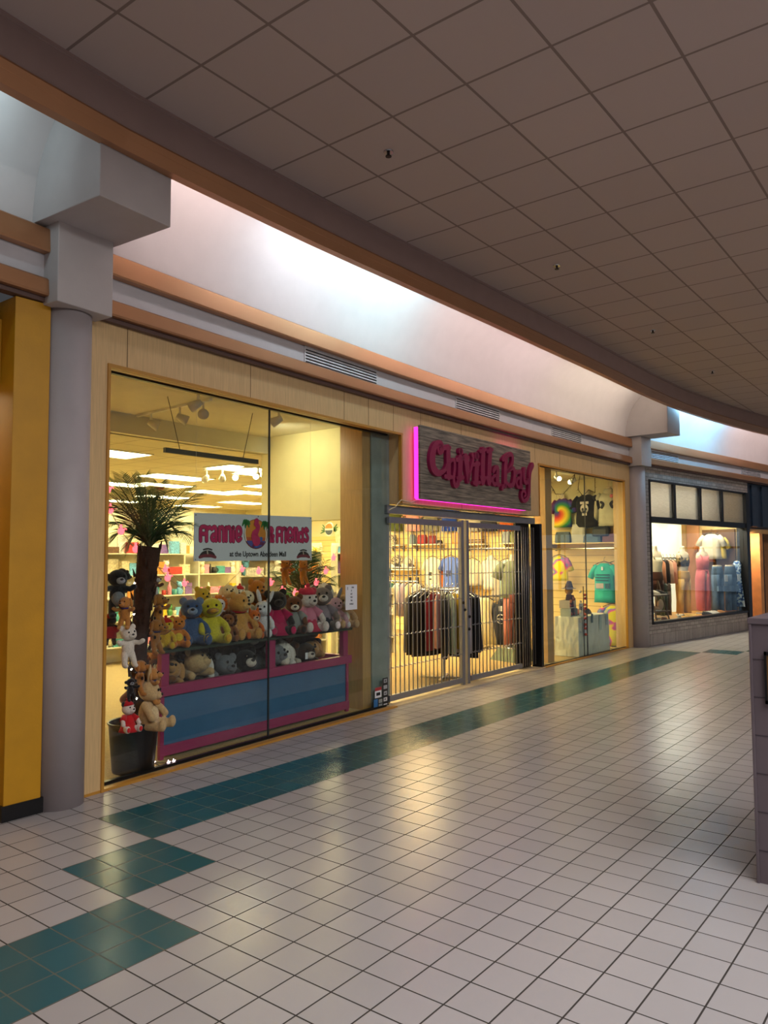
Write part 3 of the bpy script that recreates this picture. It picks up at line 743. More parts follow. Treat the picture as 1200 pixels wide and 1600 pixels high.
disc(m, .80, 1.997, .158, .14, -.003, -.002, 2, 20, PI+.25, 2*PI-.25); disc(m, .80, 1.985, .15, .128, -.004, -.003, 3, 20, PI+.45, 2*PI-.45)
m.stroke([(.80, 1.88), (.83, 1.93), (.87, 1.95)], .04, -.005, -.004, 4); m.stroke([(.76, 1.88), (.80, 1.905), (.9, 1.9)], .03, -.0055, -.005, 8)
for cx, cz in ((.66, 2.09), (.925, 2.085)):
    for a in range(6): m.stroke([(cx, cz), (cx+.033*math.cos(a*PI/3+.3), cz+.02+.022*math.sin(a*PI/3+.3)), (cx+.052*math.cos(a*PI/3+.3), cz-.008+.03*math.sin(a*PI/3+.3))], [.03, .026, .012], -.006, -.003, 5, 3)
m.stroke([(.655, 2.07), (.642, 2.0), (.66, 1.93)], .014, -.005, -.003, 7); m.stroke([(.93, 2.06), (.945, 2.0), (.935, 1.93)], .014, -.005, -.003, 7)
m.stroke([(.80, 1.93), (.775, 1.985), (.81, 2.03), (.825, 2.075), (.79, 2.095)], [.11, .09, .055, .05, .05], -.0075, -.005, 6); disc(m, .805, 2.125, .03, .027, -.0072, -.004, 6)
m.build('emblem', [mat(c, .5) for c in C_], t)
text_mesh('lettering', 'at the Uptown Aberdeen Mall', .072, mat('#16161a', .5), t, (.845, -.002, 1.775), .0008, .0011, sx=.92)
for cx in (.165, 1.521):
    m = MB(); disc(m, cx, 1.765, .1, .065, -.001, 0, 0, 16, 0, PI); m.stroke([(cx-.095, 1.768), (cx, 1.785), (cx+.095, 1.768)], .028, -.003, -.001, 1)
    m.stroke([(cx, 1.8), (cx-.005, 1.83)], .014, -.003, -.001, 2); m.stroke([(cx-.05, 1.836), (cx, 1.845), (cx+.05, 1.836)], .014, -.003, -.001, 0)
    m.build('small_emblem', [mat('#2a2224', .5), mat('#7a2c38', .5), mat('#b5aa98', .5)], t)
for x, z in ((.02, 2.15), (.83, 2.172), (1.64, 2.185), (.02, 1.745), (1.64, 1.75)):
    m = MB(); disc(m, x, z, .007, .007, -.002, 0, 0, 10); m.build('eyelet', m_chrome, t)
for x in (.02, 1.64): 
    m = MB(); m.tube([(x, .002, 2.18), (x, .002, 3.39)], .0015, 4); m.build('hanging_line', m_wh, t)

# ------------------------------------------------------------------ papers stuck on the glass
def paper(name, quad, off, base, label, marks, cat='notice'):
    a, b_, z0, z1 = quad
    p = Vector((a, W(a)+off)); q = Vector((b_, W(b_)+off)); d = q-p
    t = empty(name, (p.x, p.y, z0), math.atan2(d.y, d.x)); tag(t, label, cat); w, h = d.length, z1-z0
    m = MB(); m.box(0, 0, 0, w, .002, h); m.build('sheet', base, t)
    for mm, rects, nm in marks:
        m = MB()
        for x0, y0, x1, y1 in rects: m.box(x0*w, -.001, y0*h, x1*w, 0, y1*h)
        m.build(nm, mm, t)
    return t, w, h
ink, white = mat('#15151c', .6), mat('#dfe1e6', .6, 0, 0, 0, 0)
a, b_ = on_w(540, 940, .125), on_w(558, 940, .125); z1, z0 = on_w(540, 914, .125).z, on_w(545, 953, .125).z
t, w, h = paper('price_notice', (a.x, b_.x, z0, z1), .125, white, 'white paper notice with six short lines taped inside the window corner', [])
for i, (s, y) in enumerate((('PEAR', .86), ('IF', .73), ('GET', .6), ('YOU', .47), ('THE', .34), ('WORLD', .2))):
    text_mesh('lettering', s, h*.085, ink, t, (w*(.62 if i == 0 else .5), -.001, h*y), .0005, .0004, sx=.8)
text_mesh('lettering', '1', h*.17, ink, t, (w*.18, -.001, h*.8), .0005, .001)
blu, red, blk = mat('#2f6ea8', .5), mat('#a82c34', .5), mat('#17171b', .5)
for (ua, ub, va, vb), nm, base, lab, marks in (
    ((586, 596, 1074, 1090), 'safety_sticker', white, 'small white sticker with a red heading near the gate foot', [(red, [(0, .68, 1, 1)], 'heading'), (ink, [(.2, .2, .8, .5)], 'pictogram')]),
    ((583, 591, 1092, 1108), 'blue_sticker', blk, 'blue and black sticker lowest beside the gate foot', [(blu, [(.12, .15, .9, .95)], 'blue_panel'), (white, [(.2, .02, .8, .1)], 'caption')]),
    ((591, 598, 1091, 1107), 'grey_sticker', blk, 'grey card sticker split in two fields beside the blue one', [(mat('#8f9490', .5), [(.1, .08, .9, .45), (.1, .55, .9, .92)], 'field')]),
    ((598, 606, 1059, 1107), 'card_sticker_strip', blk, 'tall black strip of five payment style stickers at the gate edge', [(mat('#c9ccd0', .5), [(.15, .04, .85, .16), (.15, .24, .85, .36)], 'field'), (mat('#a9acb0', .5), [(.2, .44, .8, .56), (.15, .64, .85, .76), (.2, .84, .8, .96)], 'field'), (ink, [(.3, .07, .7, .12), (.3, .28, .6, .33), (.3, .47, .7, .52), (.35, .87, .65, .93)], 'mark')])):
    a, b_ = on_w(ua, va, .122), on_w(ub, va, .122); paper(nm, (a.x, b_.x, on_w((ua+ub)/2, vb, .122).z, on_w((ua+ub)/2, va, .122).z), .122, base, lab, marks, 'sticker')

# ------------------------------------------------------------------ tiled kiosk at the right edge
t = empty('kiosk_counter', (4.60, 1.03, 0), 0); tag(t, 'mauve tiled kiosk wall with slim ledge at the right edge', 'kiosk')
m = MB(); m.box(.012, -2.2, 0, 1.2, -.012, 1.38); m.build('tiled_body', tile_mat('mauve_wall_tile', '#62575d', '#40383f', 0, 0, .2032, .005, .03, .35, .2), t)
# tile joints run over the faces: shallow grooves
jm = mat('#403840', .7)
m = MB()
for k in range(7): m.box(.009, -2.2, .17+k*.2032, .014, -.01, .175+k*.2032); m.box(.01, -.014, .17+k*.2032, 1.2, -.009, .175+k*.2032)
m.build('tile_joint', jm, t)
m = MB(); m.box(-.004, -2.21, 1.38, 1.21, .004, 1.412); m.box(0, -.015, 0, .02, 0, 1.38); m.build('edge_trim', mat('#5f555b', .4), t, bevel=.003)
p0, p1 = on_x(1194, 1018, 4.6), on_x(1203, 1100, 4.6)
t = empty('framed_kiosk_panel', (4.598, p0.y, p1.z), 0); tag(t, 'dark framed brown panel fixed on the mauve kiosk side', 'panel'); hh = p0.z-p1.z  # plain brown panel in a dark frame, nothing printed on it
m = MB(); m.box(-.012, -.6, 0, 0, 0, .018); m.box(-.012, -.6, hh-.018, 0, 0, hh); m.box(-.012, -.012, 0, 0, 0, hh); m.build('panel_frame', m_black, t)
m = MB(); m.box(-.006, -.6, .018, 0, -.012, hh-.018); m.build('panel_board', mat('#6a4a24', .5), t)
# ------------------------------------------------------------------ plush toys (all plain generic animals)
def baked(mb, name, voxel):
    me = mb.mesh(name, mat('#888888'))
    o = bpy.data.objects.new('tmp', me); col.objects.link(o)
    r = o.modifiers.new('r', 'REMESH'); r.mode = 'VOXEL'; r.voxel_size = voxel; r.use_smooth_shade = True
    s_ = o.modifiers.new('s', 'SMOOTH'); s_.factor = .5; s_.iterations = 4
    dg = bpy.context.evaluated_depsgraph_get(); dg.update()
    out = bpy.data.meshes.new_from_object(o.evaluated_get(dg)); bpy.data.objects.remove(o); out.name = name
    return out
def limb(mb, pts, rad):
    pts = [Vector(p) for p in pts]
    for i in range(len(pts)-1):
        n = max(3, int((pts[i+1]-pts[i]).length/.03))
        for k in range(n+1):
            t = k/n; mb.ball(pts[i].lerp(pts[i+1], t), rad[i]*(1-t)+rad[i+1]*t, 10, 7)
TM = {}
def tmesh():
    m = MB(); m.ball((0, .02, .30), (.2, .17, .27)); m.ball((0, .0, .2), (.21, .19, .19))
    for s in (-1, 1):
        limb(m, [(s*.16, 0, .48), (s*.25, -.12, .38), (s*.27, -.2, .27)], [.075, .07, .075])
        limb(m, [(s*.12, -.05, .11), (s*.2, -.3, .1)], [.11, .09]); m.ball((s*.21, -.38, .13), (.09, .07, .12))
    TM['sit'] = baked(m, 'body_sitting', .022)
    m = MB(); m.ball((0, .02, .36), (.18, .15, .25)); 
    for s in (-1, 1):
        limb(m, [(s*.14, 0, .53), (s*.27, -.1, .5), (s*.34, -.18, .56)], [.07, .065, .07])
        limb(m, [(s*.1, 0, .2), (s*.13, -.08, .02), (s*.14, -.12, -.08)], [.1, .085, .08]); m.ball((s*.14, -.17, -.1), (.075, .11, .065))
    TM['hang'] = baked(m, 'body_hanging', .022)
    m = MB(); m.ball((0, 0, .2), (.19, .34, .18)); m.ball((0, -.24, .2), (.17, .16, .16))
    for s in (-1, 1):
        limb(m, [(s*.14, -.25, .14), (s*.24, -.45, .06)], [.08, .075]); limb(m, [(s*.14, .25, .13), (s*.26, .42, .06)], [.1, .09])
    TM['lie'] = baked(m, 'body_lying', .025)
    m = MB(); m.ball((0, 0, 0), (.225, .2, .2)); m.ball((0, -.06, -.06), (.2, .16, .13)); TM['head'] = baked(m, 'head', .022)
    def one(k, fn):
        q = MB(); fn(q); TM[k] = q.mesh(k, mat('#888888'), True)
    one('muzzle', lambda q: q.ball((0, -.17, -.06), (.11, .09, .08)))
    one('snout', lambda q: (q.ball((0, -.2, -.05), (.1, .14, .085)), ))
    one('beak', lambda q: q.loft([[(.1*c, -.17-.0, -.05+.05*s) for c, s in ((math.cos(2*PI*k/12), math.sin(2*PI*k/12)) for k in range(12))], [(.05*c, -.27, -.05+.03*s) for c, s in ((math.cos(2*PI*k/12), math.sin(2*PI*k/12)) for k in range(12))], [(.01*c, -.31, -.06+.008*s) for c, s in ((math.cos(2*PI*k/12), math.sin(2*PI*k/12)) for k in range(12))]]))
    one('nose', lambda q: q.ball((0, 0, 0), (.04, .025, .028), 10, 7))
    one('eye', lambda q: q.ball((0, 0, 0), (.025, .018, .028), 10, 7))
    one('ear_round', lambda q: q.ball((0, 0, 0), (.085, .04, .085), 12, 8))
    one('ear_flop', lambda q: q.ball((0, 0, -.1), (.07, .045, .17), 12, 8))
    one('ear_long', lambda q: q.ball((0, 0, .17), (.06, .035, .21), 12, 8))
    one('ear_point', lambda q: q.ell([(-.04, 0, 0, .07, .04), (.05, 0, 0, .045, .028), (.13, 0, 0, .006, .006)], 10))
    one('shirt', lambda q: q.ell([(.1, 0, 0, .235, .215), (.25, 0, .0, .228, .2), (.4, 0, .01, .2, .175), (.53, 0, .02, .12, .11)], 20, True, .02, 7))
    one('sleeve', lambda q: q.tube([(.13, 0, .5), (.21, -.08, .42), (.255, -.13, .37)], [.085, .095, .1], 12))
    one('skirt', lambda q: q.ell([(.02, 0, -.06, .33, .3), (.14, 0, -.02, .26, .24), (.28, 0, 0, .21, .19)], 26, True, .08, 9))
    one('collar', lambda q: q.tube([(.15*math.cos(2*PI*k/18), .02+.14*math.sin(2*PI*k/18), .565) for k in range(19)], .022, 8))
    one('hat', lambda q: (q.ell([(.1, 0, 0, .2, .18), (.17, 0, 0, .17, .15), (.24, 0, 0, .09, .08), (.27, 0, 0, .01, .01)], 16), q.ball((0, 0, .29), .05)))
    one('mane', lambda q: [q.ball((.235*math.cos(2*PI*k/14), .03, .235*math.sin(2*PI*k/14)), .085, 9, 6) for k in range(14)])
    one('foot_pad', lambda q: q.ball((0, 0, 0), (.06, .02, .08), 12, 8))
    one('tail', lambda q: q.tube([(0, .2, .12), (.06, .33, .14), (.12, .4, .24)], [.04, .035, .03], 8))
    one('wool', lambda q: [q.ball((.16*math.cos(2.4*k)*math.sqrt(1-(k/11)**2), .02+.14*math.sin(2.4*k)*math.sqrt(1-(k/11)**2), .06+.16*k/11), .075, 9, 6) for k in range(12)])
    one('belly_patch', lambda q: q.ball((0, -.05, .28), (.15, .145, .19), 16, 10))
tmesh()
EYE_M, NOSE_M = mat('#0c0a0a', .2, 0, 0, 0, 0), mat('#1c1210', .4, 0, 0, 0, 0)
def tpart(nm, key, m, par, loc=(0, 0, 0), rot=(0, 0, 0), sc_=1):
    o = link(nm, TM[key], par); paint(o, m); o.location = loc; o.rotation_euler = rot
    o.scale = (sc_,)*3 if isinstance(sc_, (int, float)) else sc_
    return o
def toy(label, cat, p, h, c, kind='bear', pose='sit', rz=-.5, muz=None, ear=None, face=True, shirt=None, skirt=None, collar=None, hat=None, mane=None, belly=None, pads=None, spots=None, tilt=(0, 0), group=None):
    """p = where it sits, h = its height in metres"""
    s = h/(.96 if pose != 'lie' else .5)
    nm = {'bear': 'teddy_bear'}.get(kind, 'plush_'+kind)
    t = empty(nm, p, 0, s, (tilt[0], tilt[1], rz)); tag(t, label, cat, group)
    fur = plush(c); m2 = plush(muz or c); e2 = plush(ear or c)
    tpart('body', pose, fur, t)
    hz = {'sit': (0, 0, .73), 'hang': (0, 0, .76), 'lie': (0, -.42, .28)}[pose]
    hd = empty('head_joint', hz); hd.parent = t
    bpy.data.objects.remove(hd)
    hd = tpart('head', 'head', fur, t, hz, (rnd.uniform(-.15, .15), rnd.uniform(-.12, .12), rnd.uniform(-.3, .3)))
    if kind == 'dog' : tpart('snout', 'snout', m2, hd); tpart('nose', 'nose', NOSE_M, hd, (0, -.335, -.01), (0, 0, 0), 1.1)
    elif kind in ('duck',): tpart('beak', 'beak', m2, hd, (0, 0, 0), (0, 0, 0), 1.25)
    elif kind in ('horse', 'sheep'): tpart('snout', 'snout', m2, hd, (0, 0, -.02), (.2, 0, 0), (1.1, 1.15, 1.1))
    else: tpart('muzzle', 'muzzle', m2, hd); tpart('nose', 'nose', NOSE_M, hd, (0, -.255, -.03))
    if face:
        for sx in (-1, 1): tpart('eye', 'eye', EYE_M, hd, (sx*.085, -.19, .045))
    ek = {'bear': 'ear_round', 'dog': 'ear_flop', 'rabbit': 'ear_long', 'cat': 'ear_point', 'monkey': 'ear_round', 'horse': 'ear_point', 'sheep': 'ear_flop', 'lion': 'ear_round', 'elephant': 'ear_round'}.get(kind)
    if ek:
        for sx in (-1, 1):
            loc = {'ear_round': (sx*.165, .01, .16), 'ear_flop': (sx*.2, 0, .1), 'ear_long': (sx*.09, .02, .14), 'ear_point': (sx*.13, 0, .17)}[ek]
            if kind == 'monkey': loc = (sx*.23, 0, .03)
            tpart('ear', ek, e2, hd, loc, (0, sx*(.35 if ek == 'ear_long' else -.25 if ek == 'ear_flop' else .2), 0))
    if kind == 'lion' or mane: tpart('mane', 'mane', plush(mane or '#5a3018'), hd)
    if kind == 'sheep': tpart('wool', 'wool', fur, hd, (0, 0, 0))
    if belly: tpart('belly_patch', 'belly_patch', plush(belly), t)
    if shirt:
        tpart('shirt', 'shirt', cloth(shirt), t)
        for sx in (-1, 1): tpart('sleeve', 'sleeve', cloth(shirt), t, (0, 0, 0), (0, 0, 0), (sx, 1, 1))
    if skirt: tpart('skirt', 'skirt', cloth(skirt), t)
    if collar: tpart('collar', 'collar', cloth(collar), t)
    if hat: tpart('hat', 'hat', cloth(hat), hd)
    if pads and pose == 'sit':
        for sx in (-1, 1): tpart('foot_pad', 'foot_pad', plush(pads), t, (sx*.21, -.44, .13))
    if kind == 'dog' and pose != 'lie': tpart('tail', 'tail', fur, t)
    if spots:
        for q in ((.19, .0, .33), (-.14, -.12, .4), (-.19, .05, .2)): tpart('spot', 'foot_pad', plush(spots), t, q, (0, 0, math.atan2(q[1], q[0])+PI/2), .75)
    return t

# toy bin: blue panels in a pink frame, posts carrying a shelf
B0 = Vector((4.21, 5.70)); bd = Vector((6.87-4.21, 5.81-5.70)).normalized()
t = empty('toy_bin', (B0.x, B0.y, .004), math.atan2(bd.y, bd.x)); tag(t, 'blue and pink painted wooden toy bin with a shelf on posts inside the window', 'bin')
m_bl, m_pk = mat('#34658f', .5, 0, .05, 60, .06), mat('#9c2459', .5, 0, .05, 60, .05)
L_, D_ = 2.66, .66
m = MB(); m.box(.03, .015, .06, L_-.03, .04, .56); m.build('front_panel', m_bl, t)
SK = .40
def slab(x0, y0, x1, y1, w, z0, z1): return MB().add([(x0, y0, z0), (x0+w, y0, z0), (x1+w, y1, z0), (x1, y1, z0), (x0, y0, z1), (x0+w, y0, z1), (x1+w, y1, z1), (x1, y1, z1)], [(0, 3, 2, 1), (4, 5, 6, 7), (0, 1, 5, 4), (1, 2, 6, 5), (2, 3, 7, 6), (3, 0, 4, 7)])
slab(.015, .03, SK+.015, D_-.03, .02, .06, .56).build('side_panel', m_bl, t)
m = MB(); m.box(L_-.035, .03, .06, L_-.015, D_-.03, .56); m.build('side_panel', m_bl, t)
m = MB(); m.box(SK+.03, D_-.04, .06, L_-.03, D_-.02, 1.0); m.build('back_panel', mat('#6fb4d2', .5), t)
m = MB(); m.box(SK, .04, .34, L_-.04, D_-.04, .36); m.build('bin_floor', m_bl, t)
m = MB(); m.box(-.01, -.005, .03, L_+.01, .03, .12); m.build('bottom_rail', m_pk, t)
m = MB(); m.box(-.02, -.015, .545, L_+.05, .05, .635); m.box(L_-.02, .05, .545, L_+.05, D_, .635); m.build('top_rail', m_pk, t, bevel=.004); slab(-.02, .05, SK-.02, D_, .07, .545, .635).build('top_rail', m_pk, t)
m = MB(); m.box(-.005, 0, .0, .035, .035, .56); m.build('corner_post', m_pk, t); m = MB(); m.box(L_-.035, 0, .0, L_+.005, .035, .56); m.build('corner_post', m_pk, t)
for x in (.0, 1.36, L_-.09): m = MB(); m.box(x, -.0, .63, x+.085, .06, .925); m.build('shelf_post', m_pk, t, bevel=.003)
m = MB(); m.box(-.03, -.03, .925, L_+.04, .39, .95); m.build('shelf_board', mat('#2c3b2e', .5), t)
for q in ((.62, .79), (.62, .75), (.86, .8), (.86, .76)): m = MB(); m.box(q[0], D_-.043, q[1], q[0]+.1, D_-.04, q[1]+.025); m.build('price_label', white, t)
def binp(s, d, z): q = B0 + bd*s + Vector((-bd.y, bd.x))*d; return Vector((q.x, q.y, z))
SZ = .957
def shelf_toy(u, vt, vb, d, **k):      # a toy standing on the shelf, d metres behind its front edge
    y = 5.72 + d
    for _ in range(8):
        p = on_y(u, vb, y); s = (p.x-B0.x)*bd.x; y = binp(max(0, s), d, 0).y
    q = on_y(u, 900, y)
    h = (vb-vt)*px(q)*(1.1 if d < .2 else 1.3)
    return toy(p=(q.x, q.y, k.pop('z', SZ)), h=h, **k)
T = shelf_toy
T(261, 968, 1010, .05, label='small yellow plush bear with red cap at the left end of the bin shelf', cat='plush toy', c='#d9b32a', hat='#b3241f', rz=-.7)
T(279, 966, 1010, .04, label='orange plush bear with yellow bib sitting beside the blue bear', cat='plush toy', c='#cf7a22', belly='#e0c22f', rz=-.4)
T(300, 948, 1014, .10, label='slate blue plush bear with grey ears on the bin shelf', cat='plush toy', c='#41587f', ear='#6d7c93', muz='#8b9db8', rz=-.3)
T(331, 948, 1014, .04, label='big yellow plush duck with orange bill and feet on the shelf edge', cat='plush toy', c='#cdbf32', kind='duck', muz='#c28f2c', pads='#d8a530', rz=-.35)
T(357, 966, 1006, .04, label='brown plush lion with dark ruff sitting before the tan bear', cat='plush toy', c='#8a5226', kind='lion', mane='#4d2813', rz=-.5)
T(374, 938, 1004, .10, label='golden tan plush bear wearing a red collar scarf', cat='plush toy', c='#c8924a', collar='#a8242b', muz='#d8ab68', rz=-.1)
T(397, 962, 1003, .04, label='orange plush cat with pale muzzle low on the shelf', cat='plush toy', c='#d0661f', kind='cat', muz='#e6cbb0', rz=-.6)
T(411, 948, 1000, .06, label='white plush rabbit beside the dark bear in red dress', cat='plush toy', c='#d8d8dc', kind='rabbit', rz=-.9)
T(432, 932, 996, .06, label='black furred plush bear in a crimson dress', cat='plush toy', c='#2b2420', skirt='#b01c4e', shirt='#b01c4e', muz='#3b322c', pads='#c0285a', rz=-.4)
T(459, 940, 994, .06, label='brown plush bear in a grey shirt with cream muzzle', cat='plush toy', c='#6b3d20', shirt='#8d8f8a', muz='#e0d5c2', pads='#241a15', rz=-.7)
T(481, 930, 991, .05, label='plush bear in pink striped top and red hood', cat='plush toy', c='#d8c9c0', hat='#c03246', shirt='#c8798e', skirt='#b02644', ear='#c03246', rz=-.2)
T(503, 926, 988, .06, label='grey brown plush bear in a navy pinafore', cat='plush toy', c='#7a6a62', skirt='#20242e', shirt='#8e7f86', muz='#cfc4ba', pads='#dcd4d0', rz=-.5)
T(524, 940, 985, .05, label='pale pink plush rabbit with grey ears', cat='plush toy', c='#d6a9b4', kind='rabbit', ear='#8d8890', pads='#d9d2d2', rz=-.3)
T(537, 936, 984, .03, label='tan plush dog with white chest at the right end of the shelf', cat='plush toy', c='#c9a070', kind='dog', belly='#e6ddcb', muz='#e8e0d2', rz=-.4)
zz2 = 1.13
T(293, 932, 968, .28, z=zz2, label='round pale pink plush pig shape behind the blue bear', cat='plush toy', c='#d9a99c', rz=-.3, kind='piglet', muz='#c98f86')
T(317, 920, 962, .28, z=zz2, label='mustard yellow plush bear with raised arms in the back row', cat='plush toy', c='#c8a52a', pose='hang', rz=-.4)
T(342, 931, 966, .25, z=zz2-.05, label='rainbow maned white plush pony in the back row', cat='plush toy', c='#d8d8e0', kind='horse', mane='#e07a2a', rz=-.8)
T(357, 916, 955, .30, z=zz2+.04, label='cream plush dog highest in the back row', cat='plush toy', c='#d8c49a', kind='dog', rz=-.6)
T(385, 929, 972, .24, z=zz2-.06, label='cream plush dog with a brown ear behind the tan bear', cat='plush toy', c='#e0d2ae', kind='dog', ear='#5b3a22', rz=-.3)
T(374, 912, 940, .34, z=zz2+.1, label='white plush bear with red cap at the back of the shelf', cat='plush toy', c='#e2ddd0', hat='#b82027', rz=-.4)
T(401, 916, 962, .24, z=zz2, label='orange plush bear standing in the back row left of the pane joint', cat='plush toy', c='#b8701f', pose='hang', rz=-.3)
T(415, 938, 965, .3, z=zz2-.08, label='blush pink plush sheep peeping behind the white rabbit', cat='plush toy', c='#dcb5b0', kind='sheep', rz=-.5)
T(471, 926, 962, .28, z=zz2-.1, label='yellow plush bear peeping over the red hood', cat='plush toy', c='#d9b23c', rz=-.4)
T(507, 920, 958, .33, z=zz2-.06, label='white woolly plush sheep behind the grey bear', cat='plush toy', c='#dcd8c6', kind='sheep', rz=-.6)
T(528, 924, 955, .33, z=zz2-.1, label='cream plush bear at the back right of the shelf', cat='plush toy', c='#d6cdb2', rz=-.3)
# step the back row stands on
t = empty('shelf_riser', binp(0, .2, SZ-.005), math.atan2(bd.y, bd.x)); tag(t, 'dark stepped riser under the back row of plush toys', 'riser')
m = MB(); m.box(.2, .0, 0, 1.3, .19, .15); m.build('riser_box', mat('#26302a', .7), t); m = MB(); m.box(1.62, .0, 0, 2.5, .19, .09); m.build('riser_box', mat('#26302a', .7), t)
# the heap lying in the bin
heap = [('#7a4a26', 'dog', 'brown'), ('#b98a52', 'dog', 'tan'), ('#c8a878', 'bear', 'beige'), ('#d9d4cc', 'sheep', 'white'), ('#8d8a86', 'elephant', 'grey'), ('#5b3418', 'bear', 'dark brown'), ('#1d1b1c', 'bear', 'black'),
        ('#9a6a38', 'lion', 'caramel'), ('#6f7278', 'elephant', 'slate grey'), ('#3a2a20', 'monkey', 'deep brown'), ('#4b4038', 'cat', 'smoky'), ('#b3763a', 'cat', 'ginger'), ('#2a2a2e', 'dog', 'charcoal'), ('#c4bcae', 'rabbit', 'oatmeal')]
spots_ = []
for k, s in enumerate((.16, .36, .56, .76, .96, 1.16)): spots_.append((s, .37 + .02*(k % 2)))
for k, s in enumerate((.46, .72, .98, 1.22)): spots_.append((s, .47))
for k, s in enumerate((.78, 1.05, 1.3)): spots_.append((s, .57))
for k, s in enumerate((1.66, 1.9, 2.14, 2.36)): spots_.append((s, .57))
for k, s in enumerate((1.6, 1.8, 2.0, 2.2, 2.4)): spots_.append((s, .37 + .02*(k % 2)))
for k, s in enumerate((1.6, 1.84, 2.08, 2.32)): spots_.append((s, .47))
ordc = [0, 1, 2, 3, 8, 6, 1, 5, 12, 4, 7, 0, 6, 11, 4, 9, 2, 8, 3, 13, 9, 1, 12, 6, 5, 10]
used_ = {}
for k, ((s, d), ci) in enumerate(zip(spots_, ordc)):
    c, kd, wd = heap[ci]; n = used_.get(ci, 0); used_[ci] = n+1
    side = 'left' if s < 1.4 else 'right'
    row = 'front' if d < .4 else 'middle' if d < .5 else 'rear'
    lab = '%s plush %s lying in the bin, %s row, %s half' % (wd, kd, row, side) + ('' if n == 0 else ', %s such' % names[n])
    toy(lab, 'plush toy', binp(s, d, .52 + (.27 if d > .5 else .16 if d > .4 else .0) + rnd.uniform(0, .03)), rnd.uniform(.24, .3)*.97, c, kd, 'lie', rnd.uniform(-.95, .35) if d < .4 else rnd.choice((-1.2, 1.3, -.7, -1.5)) + rnd.uniform(-.25, .25), muz='#d8cfc0' if ci % 3 == 0 else None, tilt=(rnd.uniform(-.45, -.15), rnd.uniform(-.25, .25)), group='plush toys heaped in the bin')
t = empty('paper_tag', binp(1.98, .06, .66), .2); tag(t, 'small white hang tag on the grey plush in the bin', 'tag'); m = MB(); m.box(0, 0, 0, .05, .003, .07); m.build('tag_card', white, t)
# pair of hanging toys under the banner and others
for (u, vt, vb, y), lab in (((446, 881, 914, 6.15), 'orange plush bear hanging under the banner, nearer the pane joint'), ((474, 881, 913, 6.15), 'orange plush bear hanging under the right end of the banner')):
    p = on_y(u, vb-5, y); toy(lab, 'plush toy', p, (vb-vt)*px(p), '#b8701f', 'bear', 'hang', -.2)

# ------------------------------------------------------------------ potted palm at the left end of the window
p = Vector((3.88, 5.62, .004)); t = empty('potted_palm', p); tag(t, 'artificial palm with dark trunk in a black tub at the left window end', 'potted palm')
m = MB(); m.ell([(0, 0, 0, .165, .165), (.02, 0, 0, .17, .17), (.38, 0, 0, .2, .2), (.40, 0, 0, .212, .212), (.41, 0, 0, .205, .205), (.40, 0, 0, .19, .19), (.33, 0, 0, .18, .18)], 36); m.build('pot', mat('#0a0a0c', .35, 0, 0, 0, 0), t, smooth=True)
m = MB(); m.ell([(.34, 0, 0, .18, .18), (.36, 0, 0, .1, .1)], 24); m.build('soil', mat('#2a1d12', 1, 0, .8, 60), t)
def frond(root, tip, sag, n, ll, parent, mts, droop=.55):
    a, b_ = Vector(root), Vector(tip); P = []
    for k in range(n+1):
        q = k/n; v = a.lerp(b_, q); v.z += sag*math.sin(PI*q*.9)*1.0; P.append(v)
    m = MB(); m.tube(P, [.009*(1-.8*k/n) + .001 for k in range(n+1)], 6, 0)
    for k in range(2, n+1):
        q = k/n; tt = (P[k]-P[k-1]).normalized(); sd = tt.cross(Vector((0, 0, 1)))
        sd = sd.normalized() if sd.length > .05 else Vector((1, 0, 0))
        ln = ll*(1-.55*q)*(.45+.55*min(1, q*4))
        for s in (-1, 1):
            d = (sd*s*.75 + tt*.75 + Vector((0, 0, -.6*droop*rnd.uniform(.5, 1.2)))).normalized()
            w = tt*.0055
            e1 = P[k]+d*ln*.5; e2 = P[k]+d*ln + Vector((0, 0, -ln*.18*droop))
            th = Vector((0, 0, .0015))
            m.add([P[k]-w*.6, P[k]+w*.6, e1+w, e1-w, e2, P[k]+th, e1+th*2], [(0, 1, 2, 3), (3, 2, 4), (0, 5, 6, 3), (5, 1, 2, 6), (3, 6, 4), (6, 2, 4)], 1)
    return m.build('frond', mts, parent)
m_stem, m_leaf, m_leaf2 = mat('#4a4a20', .6), mat('#27451f', .55, 0, 0, 0, .25, 12), mat('#446a38', .55, 0, 0, 0, .25, 12)
tr = [(.03, 0, .35), (.05, .02, .7), (.08, .04, 1.1), (.12, .05, 1.5), (.16, .04, 1.85)]
m = MB(); m.tube(tr, [.062, .06, .066, .078, .1], 16)
for k in range(90):
    q = rnd.random(); i = min(3, int(q*4)); c = Vector(tr[i]).lerp(Vector(tr[i+1]), q*4-i); a = rnd.uniform(0, 2*PI); r = .06+.035*q
    b_ = c+Vector((math.cos(a)*r, math.sin(a)*r, 0)); m.tube([b_, b_+Vector((math.cos(a)*.02, math.sin(a)*.02, .07))], [.016, .003], 5)
m.build('trunk', mat('#3a1f14', .95, 0, .8, 50, .3, 14), t)
